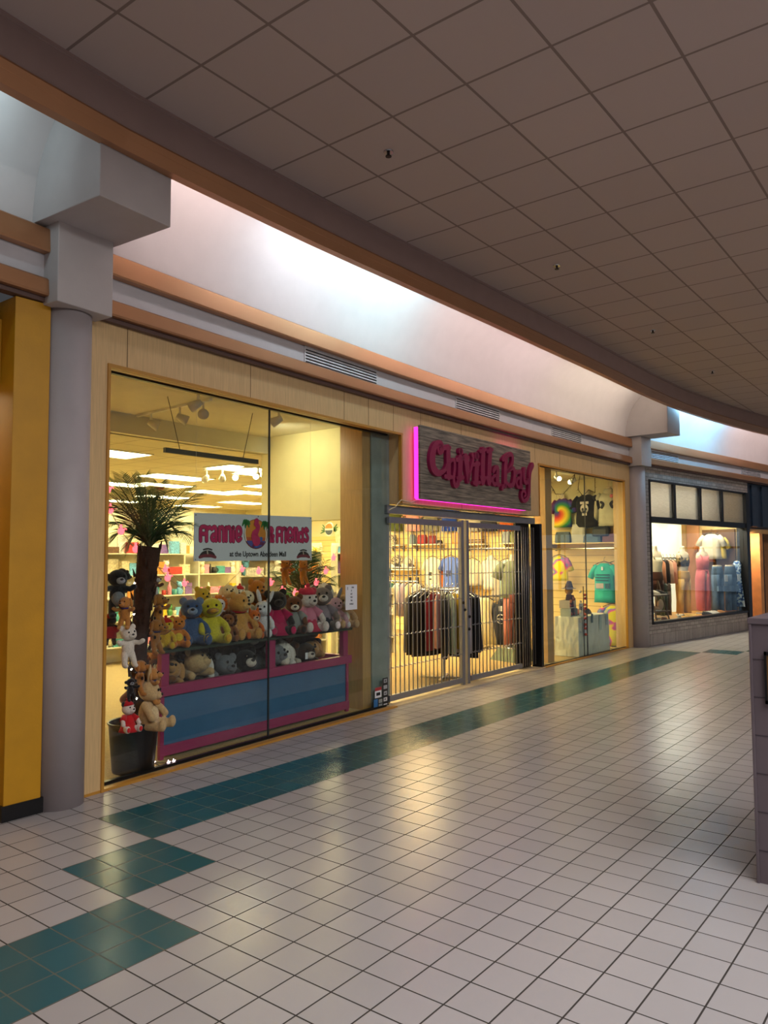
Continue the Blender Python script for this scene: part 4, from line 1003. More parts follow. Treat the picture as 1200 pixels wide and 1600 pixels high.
#crown = Vector((.16, .04, 1.85))
fr_px = [((172, 765), 6.0), ((192, 748), 6.1), ((215, 757), 5.75), ((233, 770), 6.0), ((258, 772), 5.9), ((308, 775), 5.75), ((305, 830), 5.70), ((262, 860), 5.55), ((225, 868), 5.75), ((196, 862), 5.7), ((172, 850), 5.9), ((165, 800), 5.55), ((160, 830), 6.1), ((282, 800), 6.1), ((240, 790), 5.65), ((180, 755), 5.7), ((205, 750), 5.95), ((248, 762), 5.7), ((292, 766), 5.85), ((300, 850), 5.85), ((168, 775), 5.6), ((225, 752), 5.65), ((275, 835), 5.6)]
for k, ((u, v), y) in enumerate(fr_px):
    q = on_y(u, v, y) - p; frond((.16, .04, 1.85), q, .07 if v < 790 else .13, 30, .29, t, [m_stem, m_leaf if k % 3 else m_leaf2], .35 if v > 770 else .12)
# hanging toys tied to the palm trunk
def H(u, vt, vb, y, **k):
    q = on_y(u, vb-(vb-vt)*.12, y); toy(p=q, h=(vb-vt)*px(q)*1.0, pose='hang', cat='plush toy', **k)
H(183, 898, 962, 5.52, label='black and grey plush ape hanging on the palm trunk', c='#17161a', kind='monkey', muz='#8c9096', belly='#7d8188', rz=-.4)
H(195, 938, 981, 5.44, label='tan plush dog with blue collar hanging below the black ape', c='#b47a3a', kind='dog', collar='#2a2a6a', rz=-.9)
H(200, 986, 1040, 5.42, label='dirty white plush bear hanging halfway down the palm', c='#d2cbbd', rz=-.2)
H(172, 966, 1006, 5.62, label='small dark brown plush bear in red cap at the window jamb', c='#3a2218', hat='#a81f24', shirt='#a81f24', rz=-.5)
H(190, 892, 925, 5.8, label='dark brown plush monkey high behind the black ape', c='#2a1c14', kind='monkey', rz=-.3)
H(240, 902, 940, 5.75, label='brown and white plush dog hanging right of the trunk top', c='#6a3a24', kind='dog', muz='#dcd6d0', belly='#dcd6d0', rz=.4)
H(248, 934, 981, 5.6, label='tan plush dog with blue collar, upper of the two right of the palm', c='#b07232', kind='dog', collar='#2b2a66', spots='#2b1a10', rz=.5)
H(243, 974, 1020, 5.55, label='tan plush dog with blue collar, lower of the two right of the palm', c='#a96c2f', kind='dog', collar='#2b2a66', spots='#2b1a10', rz=.1)
H(219, 1038, 1084, 5.48, label='tan plush dog with dark spots tied low on the palm trunk', c='#ab7034', kind='dog', collar='#22224a', spots='#2b1a10', rz=.6)
H(237, 1050, 1098, 5.46, label='golden brown plush dog leaning beside the bin corner', c='#b98142', kind='dog', collar='#2a3a66', spots='#2b1a10', rz=.9)
H(204, 1064, 1094, 5.46, label='small black plush monkey low on the palm trunk', c='#1a1214', kind='monkey', muz='#8b8f96', rz=-.2)
q = on_y(232, 1140, 5.47); toy('large pale tan plush rabbit sitting on the black tub rim', 'plush toy', q, 78*px(q), '#bfa273', 'rabbit', 'sit', .5, belly='#cdb88c')
q = on_y(200, 1143, 5.45); toy('plush bear in red jacket and red cap sitting on the black tub', 'plush toy', q, 46*px(q), '#d8ccc4', 'bear', 'sit', -.1, shirt='#b81d24', skirt='#b81d24', hat='#a81a22', ear='#141214', pads='#c8252a')

# ------------------------------------------------------------------ second palm by the maple post
p2 = on_z(522, 1035, .004); p2 = Vector((6.86, 6.5, .004)); t = empty('potted_palm', p2); tag(t, 'bushy artificial palm behind the right end of the toy shelf', 'potted palm')
m = MB(); m.ell([(0, 0, 0, .14, .14), (.3, 0, 0, .18, .18), (.3, 0, 0, .15, .15), (.25, 0, 0, .14, .14)], 24); m.build('pot', m_black, t)
m = MB(); m.tube([(0, 0, .2), (0, 0, .8), (0, 0, 1.25)], .035, 10); m.build('trunk', mat('#3a2416', .9, 0, .5, 60), t)
for k in range(30):
    a = k*2.4; el = .15+.8*((k*7) % 30)/30; r = .55*math.cos(el*.9)
    q = Vector((math.cos(a)*r*.8, math.sin(a)*r*.6, 1.25+.62*math.sin(el*1.5)-.25*(k % 3 == 0))); frond((0, 0, 1.0+.02*k), q, .08, 18, .26, t, [m_stem, m_leaf if k % 2 else m_leaf2], .5)

# ------------------------------------------------------------------ flamingo coloured string lights
def lights(nm, label, P, bulbs, hexc='#ff5a66', st=3.2, cordc='#c8b8a0', rb=.028):
    t = empty(nm, P[0]); tag(t, label, 'string lights'); o = Vector(P[0])
    m = MB(); m.tube([Vector(q)-o for q in P], .004, 5); m.build('cord', mat(cordc, .6), t)
    for b_ in bulbs:
        m = MB(); m.ball((0, 0, 0), (rb, rb, rb*1.15), 12, 8); m.tube([(0, 0, rb), (0, 0, rb*2)], rb*.35, 6); m.tube([(rb*.6, 0, 0), (rb*1.5, 0, rb*.9), (rb*2, 0, rb*.5)], [rb*.3, rb*.22, rb*.16], 6)
        q = m.build('bulb', glow(hexc, st), t, smooth=True); q.location = Vector(b_)-o
A = lambda pts, y0, y1: [on_y(u, v, y0+(y1-y0)*i/(len(pts)-1)) for i, (u, v) in enumerate(pts)]
s1 = A(((168, 765), (172, 797), (189, 830), (212, 858), (240, 878), (262, 903), (288, 922)), 5.6, 5.9)
lights('string_lights', 'pink glowing string lights looped over the left palm crown', s1, [s1[0], s1[1], s1[2], s1[3], s1[5]])
s2 = A(((536, 840), (521, 872), (509, 893), (494, 911), (478, 922), (461, 927), (441, 923), (423, 911), (404, 893)), 6.05, 6.6)
lights('string_lights', 'pink glowing string lights slanting across the right palm', s2, s2[:9:1])
s3 = A(((240, 878), (232, 882), (258, 890), (288, 912), (315, 925), (344, 923), (378, 890)), 6.6, 7.4)
lights('string_lights', 'pink glowing string lights behind the plush toys', s3, s3[1:])
s4 = A(((210, 912), (209, 960), (200, 1010), (205, 1046), (204, 1062), (213, 1092), (192, 1112)), 5.42, 5.5)
lights('string_lights', 'tiny white fairy lights wound down the palm trunk', s4, s4[:6], '#fff4e0', 5, '#2a201a', .007)
s5 = [Vector((4.05, 5.5, .03)), on_z(240, 1192, .03), on_z(263, 1192, .03), on_z(271, 1190, .03)]
lights('string_lights', 'short fairy lights on the floor at the toy bin corner', s5, s5[1:], '#ffd8e0', 5, '#3a3028', .012)

# ------------------------------------------------------------------ shelving and goods deep in the toy shop
SHELF_Z = (.30, .72, 1.10, 1.48, 1.86)
lvl = ['lowest', 'second', 'third', 'fourth', 'top']
m_shf = mat('#d9d2b8', .6)
CN = {'red': '#b8342c', 'yellow': '#d9b82f', 'sky blue': '#6fb0d6', 'green': '#4f8a4a', 'white': '#e0dccb', 'pink': '#d98aa0', 'orange': '#d98a3a', 'teal': '#4a9a98', 'brown': '#6b4a32', 'purple': '#7a5a98', 'black': '#22201f', 'cream': '#d8cba6'}
GM = {}
def gm(k, fn):
    q = MB(); fn(q); GM[k] = q.mesh('goods_'+k, mat('#888888'), k in ('mug', 'figurine', 'bottle'))
gm('box', lambda q: (q.box(-.07, -.05, 0, .07, .05, .2)))
gm('book', lambda q: (q.box(-.085, -.012, 0, .085, .012, .24)))
gm('mug', lambda q: (q.ell([(0, 0, 0, .045, .045), (.1, 0, 0, .045, .045)], 14), q.tube([(.04, 0, .08), (.075, 0, .07), (.075, 0, .035), (.04, 0, .025)], .008, 6)))
gm('figurine', lambda q: (q.ball((0, 0, .06), (.06, .05, .07)), q.ball((0, 0, .16), (.05, .045, .05)), q.ball((-.04, 0, .2), .02), q.ball((.04, 0, .2), .02)))
gm('bottle', lambda q: q.ell([(0, 0, 0, .035, .035), (.12, 0, 0, .035, .035), (.16, 0, 0, .014, .014), (.2, 0, 0, .014, .014)], 14))
gm('picture_frame', lambda q: (q.box(-.1, -.01, 0, .1, .01, .02), q.box(-.1, -.01, .13, .1, .01, .15), q.box(-.1, -.01, .02, -.085, .01, .13), q.box(.085, -.01, .02, .1, .01, .13), q.box(-.085, -.002, .02, .085, .006, .13)))
gm('wide_box', lambda q: q.box(-.12, -.06, 0, .12, .06, .11))
gseen = {}
def unit(x, y, rz, w, lab, short):
    t = empty('shelf_unit', (x, y, .004), rz); tag(t, lab, 'shelf')
    m = MB(); m.box(-w/2, .2, 0, w/2, .22, 2.05); m.build('back_panel', m_shf, t)
    for s in (-1, 1): m = MB(); m.box(s*w/2-.015, -.2, 0, s*w/2+.015, .2, 2.0 if s < 0 else 1.2); m.build('upright', m_shf, t)
    for z in SHELF_Z: m = MB(); m.box(-w/2, -.22, z-.02, w/2, .2, z); m.build('shelf_board', m_shf, t)
    ca, sa = math.cos(rz), math.sin(rz)
    for li, z in enumerate(SHELF_Z):
        xx = -w/2+.1; 
        while xx < w/2-.08:
            k = rnd.choice(list(GM)); cn = rnd.choice(list(CN)+['white', 'cream', 'sky blue', 'white', 'cream']); o = link(k if k not in ('box', 'book', 'picture_frame') else {'box': 'toy_box', 'book': 'picture_book', 'picture_frame': 'framed_picture'}[k], GM[k]); paint(o, mat(CN[cn], .5, 0, 0, 0, .35, 40))
            ly = -.13 + rnd.uniform(-.03, .05)
            o.location = (x+ca*xx-sa*ly, y+sa*xx+ca*ly, z+.004); o.rotation_euler.z = rz + rnd.uniform(-.3, .3); s = rnd.uniform(.75, 1.25); o.scale = (s, s, min(s, 1.3))
            tag(o, '%s %s on the %s board of the %s' % (cn, k.replace('_', ' '), lvl[li], short), 'merchandise', 'goods on the toy shop shelves')
            xx += {'box': .19, 'book': .22, 'mug': .16, 'figurine': .16, 'bottle': .12, 'picture_frame': .26, 'wide_box': .3}[k]*s*.74
for k, (x, y, rz, w, a) in enumerate(((7.75, 11.6, 0, 1.05, 'leftmost'), (8.95, 12.0, 0, 1.1, 'second'), (10.1, 12.0, 0, 1.1, 'third'), (11.3, 11.6, 0, 1.1, 'fourth'), (10.2, 9.9, -.6, 1.1, 'fifth'), (11.3, 9.2, -.6, 1.1, 'sixth'), (9.0, 9.4, -.6, .9, 'seventh'))):
    unit(x, y, rz, w, 'cream shelf unit crowded with small goods, %s along the toy shop' % a, '%s shelf unit' % a)
# green bin standing on the carpet far left
q = on_z(168, 1030, .004); t = empty('waste_bin', q); tag(t, 'plain green open bin on the carpet by the left jamb', 'bin'); w = 30*px(q)
m = MB(); m.ell([(0, 0, 0, w*.4, w*.4), (.45, 0, 0, w*.5, w*.5), (.45, 0, 0, w*.46, w*.46), (.05, 0, 0, w*.36, w*.36)], 20); m.build('bin_shell', mat('#4d8a30', .5), t)
# ------------------------------------------------------------------ folding gate across the clothing shop entrance
def gate(xa, xb, n, label, stack=False, handed=1):
    a, b_ = Vector((xa, W(xa)+.14)), Vector((xb, W(xb)+.14)); d = b_-a; w = d.length
    t = empty('folding_gate', (a.x, a.y, .02), math.atan2(d.y, d.x)); tag(t, label, 'gate', 'folding security gate sections')
    if not stack:
        m = MB(); m.box(0, -.02, 2.16, w, .02, 2.235); m.build('top_rail', m_steel, t); m = MB(); m.box(0, -.02, .03, w, .02, .10); m.build('bottom_rail', m_steel, t)
    z0, z1 = (.10, 2.16) if not stack else (.04, 2.22)
    bm_ = MB(); bm_.tube([(0, 0, z0), (0, 0, z1)], .007, 8); me = bm_.mesh('bar', m_steel, True)
    x = .0
    for k in range(n):
        o = link('bar', me, t); o.location = ((k+.5+(.22 if k % 2 else -.12))*w/n, .012 if k % 2 else -.012, 0)
    if not stack:
        for z in (.42, .80, 1.18, 1.52, 1.86):
            m = MB(); P = []
            for k in range(n*2+1): P.append((k*w/n/2, .014 if k % 2 else -.014, z+(.006 if k % 2 else -.006)))
            m.tube(P, .005, 5); m.build('link_rod', m_steel, t)
    return t
gate(7.42, 9.13, 18, 'left half of the grey folding bar gate')
gate(9.36, 10.90, 15, 'right half of the grey folding bar gate')
gate(10.93, 11.38, 13, 'dark bunched up end of the folding bar gate beside the glass', True)
t = empty('gate_lock_post', (9.14, W(9.2)+.14, .02), 0); tag(t, 'pair of grey lock posts with black knobs where the gate halves meet', 'gate post')
for x in (.03, .16): m = MB(); m.box(x-.035, -.022, .0, x+.03, .022, 2.26); m.build('post', m_steel, t, bevel=.004)
for x, z in ((.01, 1.12), (.05, 1.02), (.17, .92), (.16, .75)): m = MB(); m.ball((x, -.03, z), (.018, .02, .022), 10, 7); m.build('lock_knob', m_black, t)
m = MB(); m.sweep([(.15, 2.30), (.23, 2.30), (.23, 2.40), (.15, 2.40)], MAIN(7.43, 11.46, 14)); tag(m.build('gate_track', m_steel), 'grey overhead track the folding gate hangs from', 'track')
m = MB(); m.sweep([(.03, .0), (.2, .0), (.2, 2.3), (.03, 2.3)], MAIN(11.39, 11.46, 3)); tag(m.build('gate_post', m_black), 'black end post between the gate and the clothing window', 'gate post')

q = MB(); q.sweep([(.22, .02), (.26, .02), (.26, 2.3), (.22, 2.3)], MAIN(10.93, 11.38, 3)); tag(q.build('gate_dark_backing', m_black), 'added black backing that darkens the bunched up gate bars', 'panel')  # added sheet that keeps the bunched bars dark against the post behind

# ------------------------------------------------------------------ garments
def garment(m, kind, w=.5, h=.7, d=.13, fold=.05, mi=0):
    """hangs from z=0 downwards, broad side facing -y"""
    if kind in ('tee', 'hoodie', 'blouse'):
        m.ell([(.0, 0, 0, w*.16, d*.4), (-.03, 0, 0, w*.24, d*.5), (-.07, 0, 0, w*.38, d*.75), (-.14, 0, 0, w*.41, d*.95), (-.3, 0, 0, w*.39, d), (-h*.6, 0, 0, w*.39, d), (-h*.85, 0, 0, w*.41, d), (-h, 0, 0, w*.42, d*.95)], 26, True, fold, 6, rnd.uniform(0, 6), mi)
        L = .24 if kind == 'tee' else .52
        for s in (-1, 1): m.tube([(s*w*.28, 0, -.06), (s*w*.42, 0, -.14), (s*(w*.5+(.03 if kind != 'tee' else .03)), -.01, -.06-L)], [d*.62, d*.62, d*.5 if kind != 'tee' else d*.62], 12, mi)
        if kind == 'hoodie': m.ball((0, .0, -.01), (w*.22, d*.7, .09), 12, 8, mi)
    elif kind == 'coat':
        m.ell([(0, 0, 0, w*.12, d*.5), (-.03, 0, 0, w*.3, d*.6), (-.08, 0, 0, w*.42, d*.9), (-h*.5, 0, 0, w*.44, d), (-h, 0, 0, w*.46, d)], 22, True, .1, 5, rnd.uniform(0, 6), mi)
    elif kind == 'dress':
        m.ell([(0, 0, 0, w*.2, d*.5), (-.08, 0, 0, w*.34, d*.9), (-.3, 0, 0, w*.28, d*.8), (-.42, 0, 0, w*.3, d), (-h, 0, 0, w*.5, d*1.4)], 26, True, .12, 7, rnd.uniform(0, 6), mi)
    elif kind == 'pants':
        for s in (-1, 1): m.ell([(-.18, s*w*.15, 0, w*.24, d*.9), (-.4, s*w*.2, 0, w*.2, d*.8), (-h*.7, s*w*.23, 0, w*.16, d*.6), (-h, s*w*.24, 0, w*.17, d*.65)], 18, True, .06, 4, rnd.uniform(0, 6), mi)
        m.ell([(0, 0, 0, w*.34, d*.85), (-.04, 0, 0, w*.35, d*.88), (-.12, 0, 0, w*.4, d*1.02), (-.24, 0, 0, w*.38, d*.95)], 22, True, 0, 5, 0, mi)
    elif kind == 'shorts':
        for s in (-1, 1): m.ell([(-.1, s*w*.2, 0, w*.28, d), (-h, s*w*.25, 0, w*.27, d)], 16, True, .06, 4, 0, mi)
        m.ell([(0, 0, 0, w*.42, d*.9), (-.15, 0, 0, w*.48, d)], 20, True, 0, 5, 0, mi)
    return m
def hook(t, w=.4, m_=None):
    q = MB(); q.tube([(-w*.45, 0, -.05), (-w*.2, 0, .01), (0, 0, .04), (w*.2, 0, .01), (w*.45, 0, -.05)], .008, 6); q.tube([(0, 0, .04), (0, 0, .1), (.02, 0, .13), (.035, 0, .11)], .004, 6); q.build('hanger', m_ or m_black, t)
def cloth_on(name, cat, label, p, rz, kind, c, w=.5, h=.7, d=.13, hang=True, m_=None, extra=None, group=None, sc_=1):
    t = empty(name, p, rz, sc_); tag(t, label, cat, group)
    q = garment(MB(), kind, w, h, d); q.build({'tee': 'shirt_body', 'hoodie': 'hoodie_body', 'blouse': 'blouse_body', 'coat': 'coat_body', 'dress': 'dress_body', 'pants': 'trouser_body', 'shorts': 'shorts_body'}[kind], m_ or cloth(c), t, smooth=True)
    if hang: hook(t, w)
    if extra: extra(t, w, h, d)
    return t
RWX = 15.45
WX = RWX-.12                       # garments stand off the slatted wall
FW = -PI/2                       # broad side towards the entrance (-x)
def at_wall(u, v, dx=0): return on_x(u, v, WX-dx)
def print_marks(hexc, rects):
    def f(t, w, h, d):
        for r in rects:
            q = MB(); q.box(r[0]*w, -d*1.06-.004, -r[3]*h, r[2]*w, -d*.9, -r[1]*h); q.build('chest_print', mat(hexc, .7), t)
    return f
# row of shirts pinned along the top of the slat wall
for u, c, lab in ((618, '#4f5a2c', 'olive green'), (645, '#d9a0a0', 'blush pink'), (673, '#77786c', 'sage grey'), (702, '#1d3fa0', 'royal blue'), (739, '#a8aaa6', 'pale grey'), (764, '#2c3142', 'navy'), (794, '#a8521e', 'rust orange')):
    p = at_wall(u, 830); p.z += .62
    cloth_on('pinned_shirt', 'shirt', '%s shirt pinned high on the slatted wall behind the gate' % lab, p, FW, 'tee', c, .5, .62, .09, False, group='shirts pinned along the top of the slat wall')
def shelf(ua, ub, v, lab, depth=.3, c='#e8e2cc', th=.025, wall=RWX):
    a, b_ = on_x(ua, v, wall-.15), on_x(ub, v, wall-.15); t = empty('wall_shelf', (wall, a.y, a.z-th)); tag(t, lab, 'shelf')
    w = a.y-b_.y; q = MB(); q.box(-depth, -w, 0, -.004, 0, th); q.build('shelf_board', mat(c, .5), t)
    for y in (-.08, -w+.08): q = MB(); q.prism([(0, 0), (-depth*.8, 0), (0, -.14)], y-.01, y+.01); q.build('bracket', mat('#9a8a5a', .5), t)
    return t
shelf(606, 631, 851.5, 'short shelf with a speckled bag nearest the grey pier'); shelf(643, 692, 850.5, 'shelf carrying red handbags on the slatted wall'); shelf(724, 760, 850.5, 'shelf carrying the striped tote bag'); shelf(785, 818, 848.5, 'shelf carrying the olive bag at the right')
shelf(603, 652, 889, 'white shoe shelf, upper of two on the slatted wall', .4); shelf(603, 662, 921, 'white shoe shelf, lower of two on the slatted wall', .4)
def bag(u, v, w, h, c, lab, handle=True, stripe=None, name='handbag', d=.14):
    p = on_x(u, v, RWX-.17); t = empty(name, p, FW); tag(t, lab, 'bag')
    q = MB(); q.loft([[(x*w/2*s, y*d/2*s2, z) for x, y in ((-1, -.7), (-.7, -1), (.7, -1), (1, -.7), (1, .7), (.7, 1), (-.7, 1), (-1, .7))] for s, s2, z in ((.92, .9, 0), (1, 1, h*.15), (.96, .9, h*.7), (.85, .5, h))]); q.build('bag_body', c if not isinstance(c, str) else mat(c, .55, 0, .2, 60, .15), t, smooth=False, bevel=.006)
    if handle: q = MB(); q.tube([(-w*.25, 0, h*.95), (-w*.2, 0, h*1.35), (0, 0, h*1.5), (w*.2, 0, h*1.35), (w*.25, 0, h*.95)], .009, 6); q.build('bag_handle', mat('#3a2418', .5), t)
    if stripe:
        for z in (.12, .3): q = MB(); q.box(-w*.5, -d*.52, h*z, w*.5, d*.52, h*(z+.09)); q.build('bag_stripe', mat(stripe, .6), t)
M, nt, b = new_mat('speckled_print'); n = noise(nt, coords(nt), 45, 1); nt.links.new(ramp(nt, n.outputs[0], [(.46, lin('#1c1714')), (.54, lin('#cdbfa2'))]), b.inputs['Base Color']); b.inputs['Roughness'].default_value = .7; m_speck = M
bag(612, 851, .28, .24, m_speck, 'black and cream speckled bag on the shelf nearest the pier', False)
bag(645, 850, .14, .23, '#6d8290', 'slate blue bag left of the red handbags'); bag(660, 850, .24, .22, '#8f1f1c', 'red handbag, larger of the two on the wall shelf'); bag(676, 850, .2, .2, '#7a1a1c', 'dark red handbag beside the larger red one'); bag(687, 850, .12, .09, '#171413', 'small black purse beside the dark red handbag', False)
bag(713, 849, .22, .24, '#d98a4a', 'orange and cream patterned bag on the slatted wall', False); bag(744, 850, .34, .26, '#c49a62', 'tan tote bag with dark stripes and a tall handle', True, '#1a1512'); bag(792, 848, .18, .25, '#8b98a3', 'pale blue grey bag left of the olive one'); bag(806, 848, .24, .24, '#7d8440', 'olive green bag at the right end of the wall shelves')
# hanging rail
a, b_ = on_x(686, 858, RWX-.3), on_x(816, 858, RWX-.3); t = empty('clothes_rail', a); tag(t, 'chrome rail running along the slatted wall', 'rail'); L_ = a.y-b_.y
q = MB(); q.tube([(0, 0, 0), (0, -L_, 0)], .016, 8); q.build('rail_tube', m_chrome, t)
for y in (-.1, -L_/2, -L_+.1): q = MB(); q.tube([(0, y, 0), (.28, y, 0)], .01, 6); q.build('rail_arm', m_chrome, t)
# shoes
def shoe(p, rz, c, lab, boot=False, sole='#e8e4da', L=.27, name=None):
    t = empty(name or ('boot' if boot else 'shoe'), p, rz); tag(t, lab, 'shoe', 'shoes on display')
    q = MB(); q.loft([[(L*(-.5+k/6)+.0*s, s*.045*math.sin(PI*min(.95, max(.12, k/6)))**.5, z) for s, z in ((-1, .0), (-1.02, .02), (1.02, .02), (1, .0))] for k in range(7)]); q.build('sole', mat(sole, .5), t)
    q = MB(); q.ell([(.02, 0, 0, L*.47, .042), (.05, -.01, 0, L*.44, .042), (.08, -.03, 0, L*.3, .036), (.1, -.06, 0, L*.2, .032)] + ([(.2, -.07, 0, L*.18, .038), (.26, -.07, 0, L*.2, .042)] if boot else []), 16); q.build('upper', mat(c, .5), t, smooth=True)
for k, (u, v, c, boot, lab) in enumerate(((612, 887, '#e2dccb', False, 'cream shoe by the pier on the upper shoe shelf'), (622, 887, '#24201e', False, 'black and white shoe second on the upper shoe shelf'), (632, 887, '#d9d2c0', False, 'pale shoe third on the upper shoe shelf'), (643, 887, '#3a2f28', False, 'dark shoe last on the upper shoe shelf'), (611, 919, '#d8cfb8', False, 'cream shoe by the pier on the lower shoe shelf'), (622, 919, '#cfc4ae', False, 'beige shoe second on the lower shoe shelf'), (632, 919, '#2b2725', False, 'black shoe before the boots on the lower shelf'), (643, 919, '#141212', True, 'left of two black ankle boots on the lower shelf'), (655, 919, '#171414', True, 'right of two black ankle boots on the lower shelf'))):
    shoe(on_x(u, v, RWX-.23), FW-.3, c, lab, boot)
for u, v, lab, c in ((620, 878, 'white sun hat with black spots on the upper shoe shelf', '#ddd6c4'), (638, 880, 'wide patterned sun hat right of the spotted one', '#cbbfa8')):
    p = on_x(u, v, RWX-.14); t = empty('sun_hat', p, FW, 1, (1.2, 0, FW)); tag(t, lab, 'hat')
    q = MB(); q.ell([(0, 0, 0, .19, .19), (.012, 0, 0, .185, .185), (.02, 0, 0, .1, .1), (.09, 0, 0, .08, .08), (.1, 0, 0, .03, .03)], 22); q.build('hat_body', m_speck if 'spots' in lab else cloth(c), t, smooth=True); q = MB(); q.tube([(.1*math.cos(2*PI*k/16), .1*math.sin(2*PI*k/16), .03) for k in range(17)], .01, 6); q.build('hat_band', m_black, t)
# garments hung on the wall rail
def hung(u, vt, vb, kind, c, lab, dx=.3, w=None, **k):
    p = on_x(u, vt+3, RWX-dx); hh = (vb-vt)*px(p)
    return cloth_on({'tee': 'hanging_shirt', 'hoodie': 'hanging_hoodie', 'blouse': 'hanging_blouse', 'dress': 'hanging_dress', 'coat': 'hanging_coat', 'pants': 'hanging_trousers'}[kind], 'clothing', lab, p, k.pop('rz', FW), kind, c, w or .5, hh, .1, **k)
hung(688, 872, 926, 'tee', '#c96a22', 'rust orange shirt hanging behind the white one', .18, .46)
hung(676, 868, 922, 'tee', '#dcd6c2', 'cream white shirt with small dark print by the rail end', .32, .46, extra=print_marks('#3a3a34', [(-.08, .42, .08, .52), (-.06, .6, .06, .64)]))
hung(704, 867, 926, 'tee', '#5470c8', 'periwinkle blue shirt with a dark chest print', .34, .5, extra=print_marks('#2c3468', [(-.12, .36, -.03, .52), (.03, .36, .12, .5), (-.04, .4, .04, .46)]))
hung(722, 880, 930, 'tee', '#23211f', 'black shirt hanging right of the blue one', .2, .4)
hung(738, 871, 912, 'blouse', '#c9c2ae', 'cream camouflage look blouse right of the lock posts', .3, .44, m_=m_speck if False else None)
hung(767, 870, 918, 'hoodie', '#e0ded6', 'white hooded top on the wall rail', .32, .44)
hung(778, 878, 935, 'blouse', '#aca594', 'grey beige jacket beside the white hooded top', .3, .44)
hung(793, 872, 935, 'tee', '#a9cfd8', 'pale aqua shirt with a white underlayer on the rail', .36, .52, extra=lambda t, w, h, d: garment(MB(), 'tee', .46, h*1.1, .07).build('under_shirt', cloth('#dde4e4'), t, smooth=True))
# lower right: rail of folded and hung things
p = on_z(740, 1012, .004)
def floor_stand(name, u, v, h, lab, arms=2):
    q0 = on_z(u, v, .004); t = empty(name, q0); tag(t, lab, 'clothes rack')
    q = MB(); q.tube([(0, 0, .03), (0, 0, h)], .02, 10); q.build('upright', m_chrome, t)
    for k in range(arms): a = k*PI/arms; q = MB(); q.box(-.32, -.02, .0, .32, .02, .03); o = q.build('foot', m_chrome, t); o.rotation_euler.z = a
    q = MB(); q.tube([(-.4, 0, h), (.4, 0, h)], .012, 8); q.build('cross_bar', m_chrome, t)
    return t, q0
t, q0 = floor_stand('clothes_stand', 757, 1013, 1.0, 'chrome two way clothes stand behind the right gate half')
for k, (u, vt, vb, kind, c, lab) in enumerate(((738, 930, 955, 'tee', '#d8cfa4', 'pale yellow folded top over the red garment'), (741, 930, 985, 'tee', '#9a2430', 'crimson top low behind the lock posts'), (748, 930, 990, 'blouse', '#e0d8d0', 'white top beside the crimson one'), (758, 931, 1002, 'dress', '#d6cda8', 'cream dress hanging on the floor stand'))):
    hung(u, vt, vb, kind, c, lab, RWX-q0.x, .44)
hung(787, 938, 1003, 'hoodie', '#262a36', 'navy hooded top with a round white chest print', 1.5, .62, extra=lambda t, w, h, d: [MB().tube([(.09*math.cos(2*PI*k/20), -.135, -.33+.09*math.sin(2*PI*k/20)) for k in range(21)], .008, 5).build('chest_print', mat('#d6d6d6', .7), t), MB().box(-.1, -.135, -.34, .1, -.12, -.32).build('chest_print', mat('#d6d6d6', .7), t), MB().box(-.03, -.14, -.17, .03, -.12, -.07).build('price_tag', white, t)])
p = on_x(785, 936, RWX-1.5); t = empty('garment_bar', p); tag(t, 'dark bar the navy hooded top hangs from', 'rail'); q = MB(); q.tube([(0, .35, .05), (0, -.35, .05)], .014, 8); q.build('bar', m_black, t); q = MB(); q.tube([(0, .35, .05), (0, .35, -p.z+.02)], .014, 8); q.build('upright', m_black, t)
# left wall rack of mixed tops
p = on_z(623, 1004, .004); t = empty('clothes_rack', p); tag(t, 'low rack of mixed tops partly behind the grey pier', 'clothes rack')
q = MB(); q.tube([(0, .6, 1.28), (0, -.5, 1.28)], .014, 8); q.build('rail_tube', m_chrome, t)
for y in (-.45, .55): q = MB(); q.tube([(0, y, 1.28), (0, y, .02)], .014, 8); q.build('upright', m_chrome, t); q = MB(); q.box(-.25, y-.02, 0, .25, y+.02, .03); q.build('foot', m_chrome, t)
for k, (c, lab) in enumerate((('#1d1b1c', 'black'), ('#c96a6a', 'coral'), ('#2a5a50', 'dark teal'), ('#d9d4cc', 'white'), ('#a89ab0', 'lilac grey'), ('#c9b79a', 'sand'), ('#e0dcd4', 'off white'))):
    cloth_on('summer_shirt', 'clothing', '%s top on the low rack beside the grey pier' % lab, (p.x, p.y+.5-.16*k, 1.24), .1, 'coat', c, .46, .68, .05, True, group='tops on the low rack')
# round rack in front
rp = on_z(693, 1060, .004); t = empty('round_clothes_rack', rp); tag(t, 'chrome round clothes rack just inside the gate', 'clothes rack')
q = MB(); q.tube([(0, 0, .02), (0, 0, 1.32)], .022, 10); q.build('upright', m_chrome, t)
for a in (.4, .4+PI/2): q = MB(); q.box(-.34, -.02, 0, .34, .02, .028); o = q.build('foot', m_chrome, t); o.rotation_euler.z = a
q = MB(); q.tube([(.34*math.cos(2*PI*k/28), .34*math.sin(2*PI*k/28), 1.3) for k in range(29)], .012, 8); q.tube([(-.34, 0, 1.3), (.34, 0, 1.3)], .01, 6); q.tube([(0, -.34, 1.3), (0, .34, 1.3)], .01, 6); q.build('ring', m_chrome, t)
cl = [('#161416', 'black'), ('#8a2226', 'dark red'), ('#c08a80', 'dusty pink'), ('#121112', 'jet black'), ('#9fb0a0', 'pale sage'), ('#c9a72c', 'yellow'), ('#b0aab4', 'pale grey'), ('#100f11', 'deep black'), ('#1b191b', 'washed black'), ('#131214', 'plain black'), ('#6f6f6c', 'mid grey'), ('#8a8984', 'light grey'), ('#4a484a', 'dark grey'), ('#a06a72', 'rose'), ('#2d2a2e', 'charcoal')]
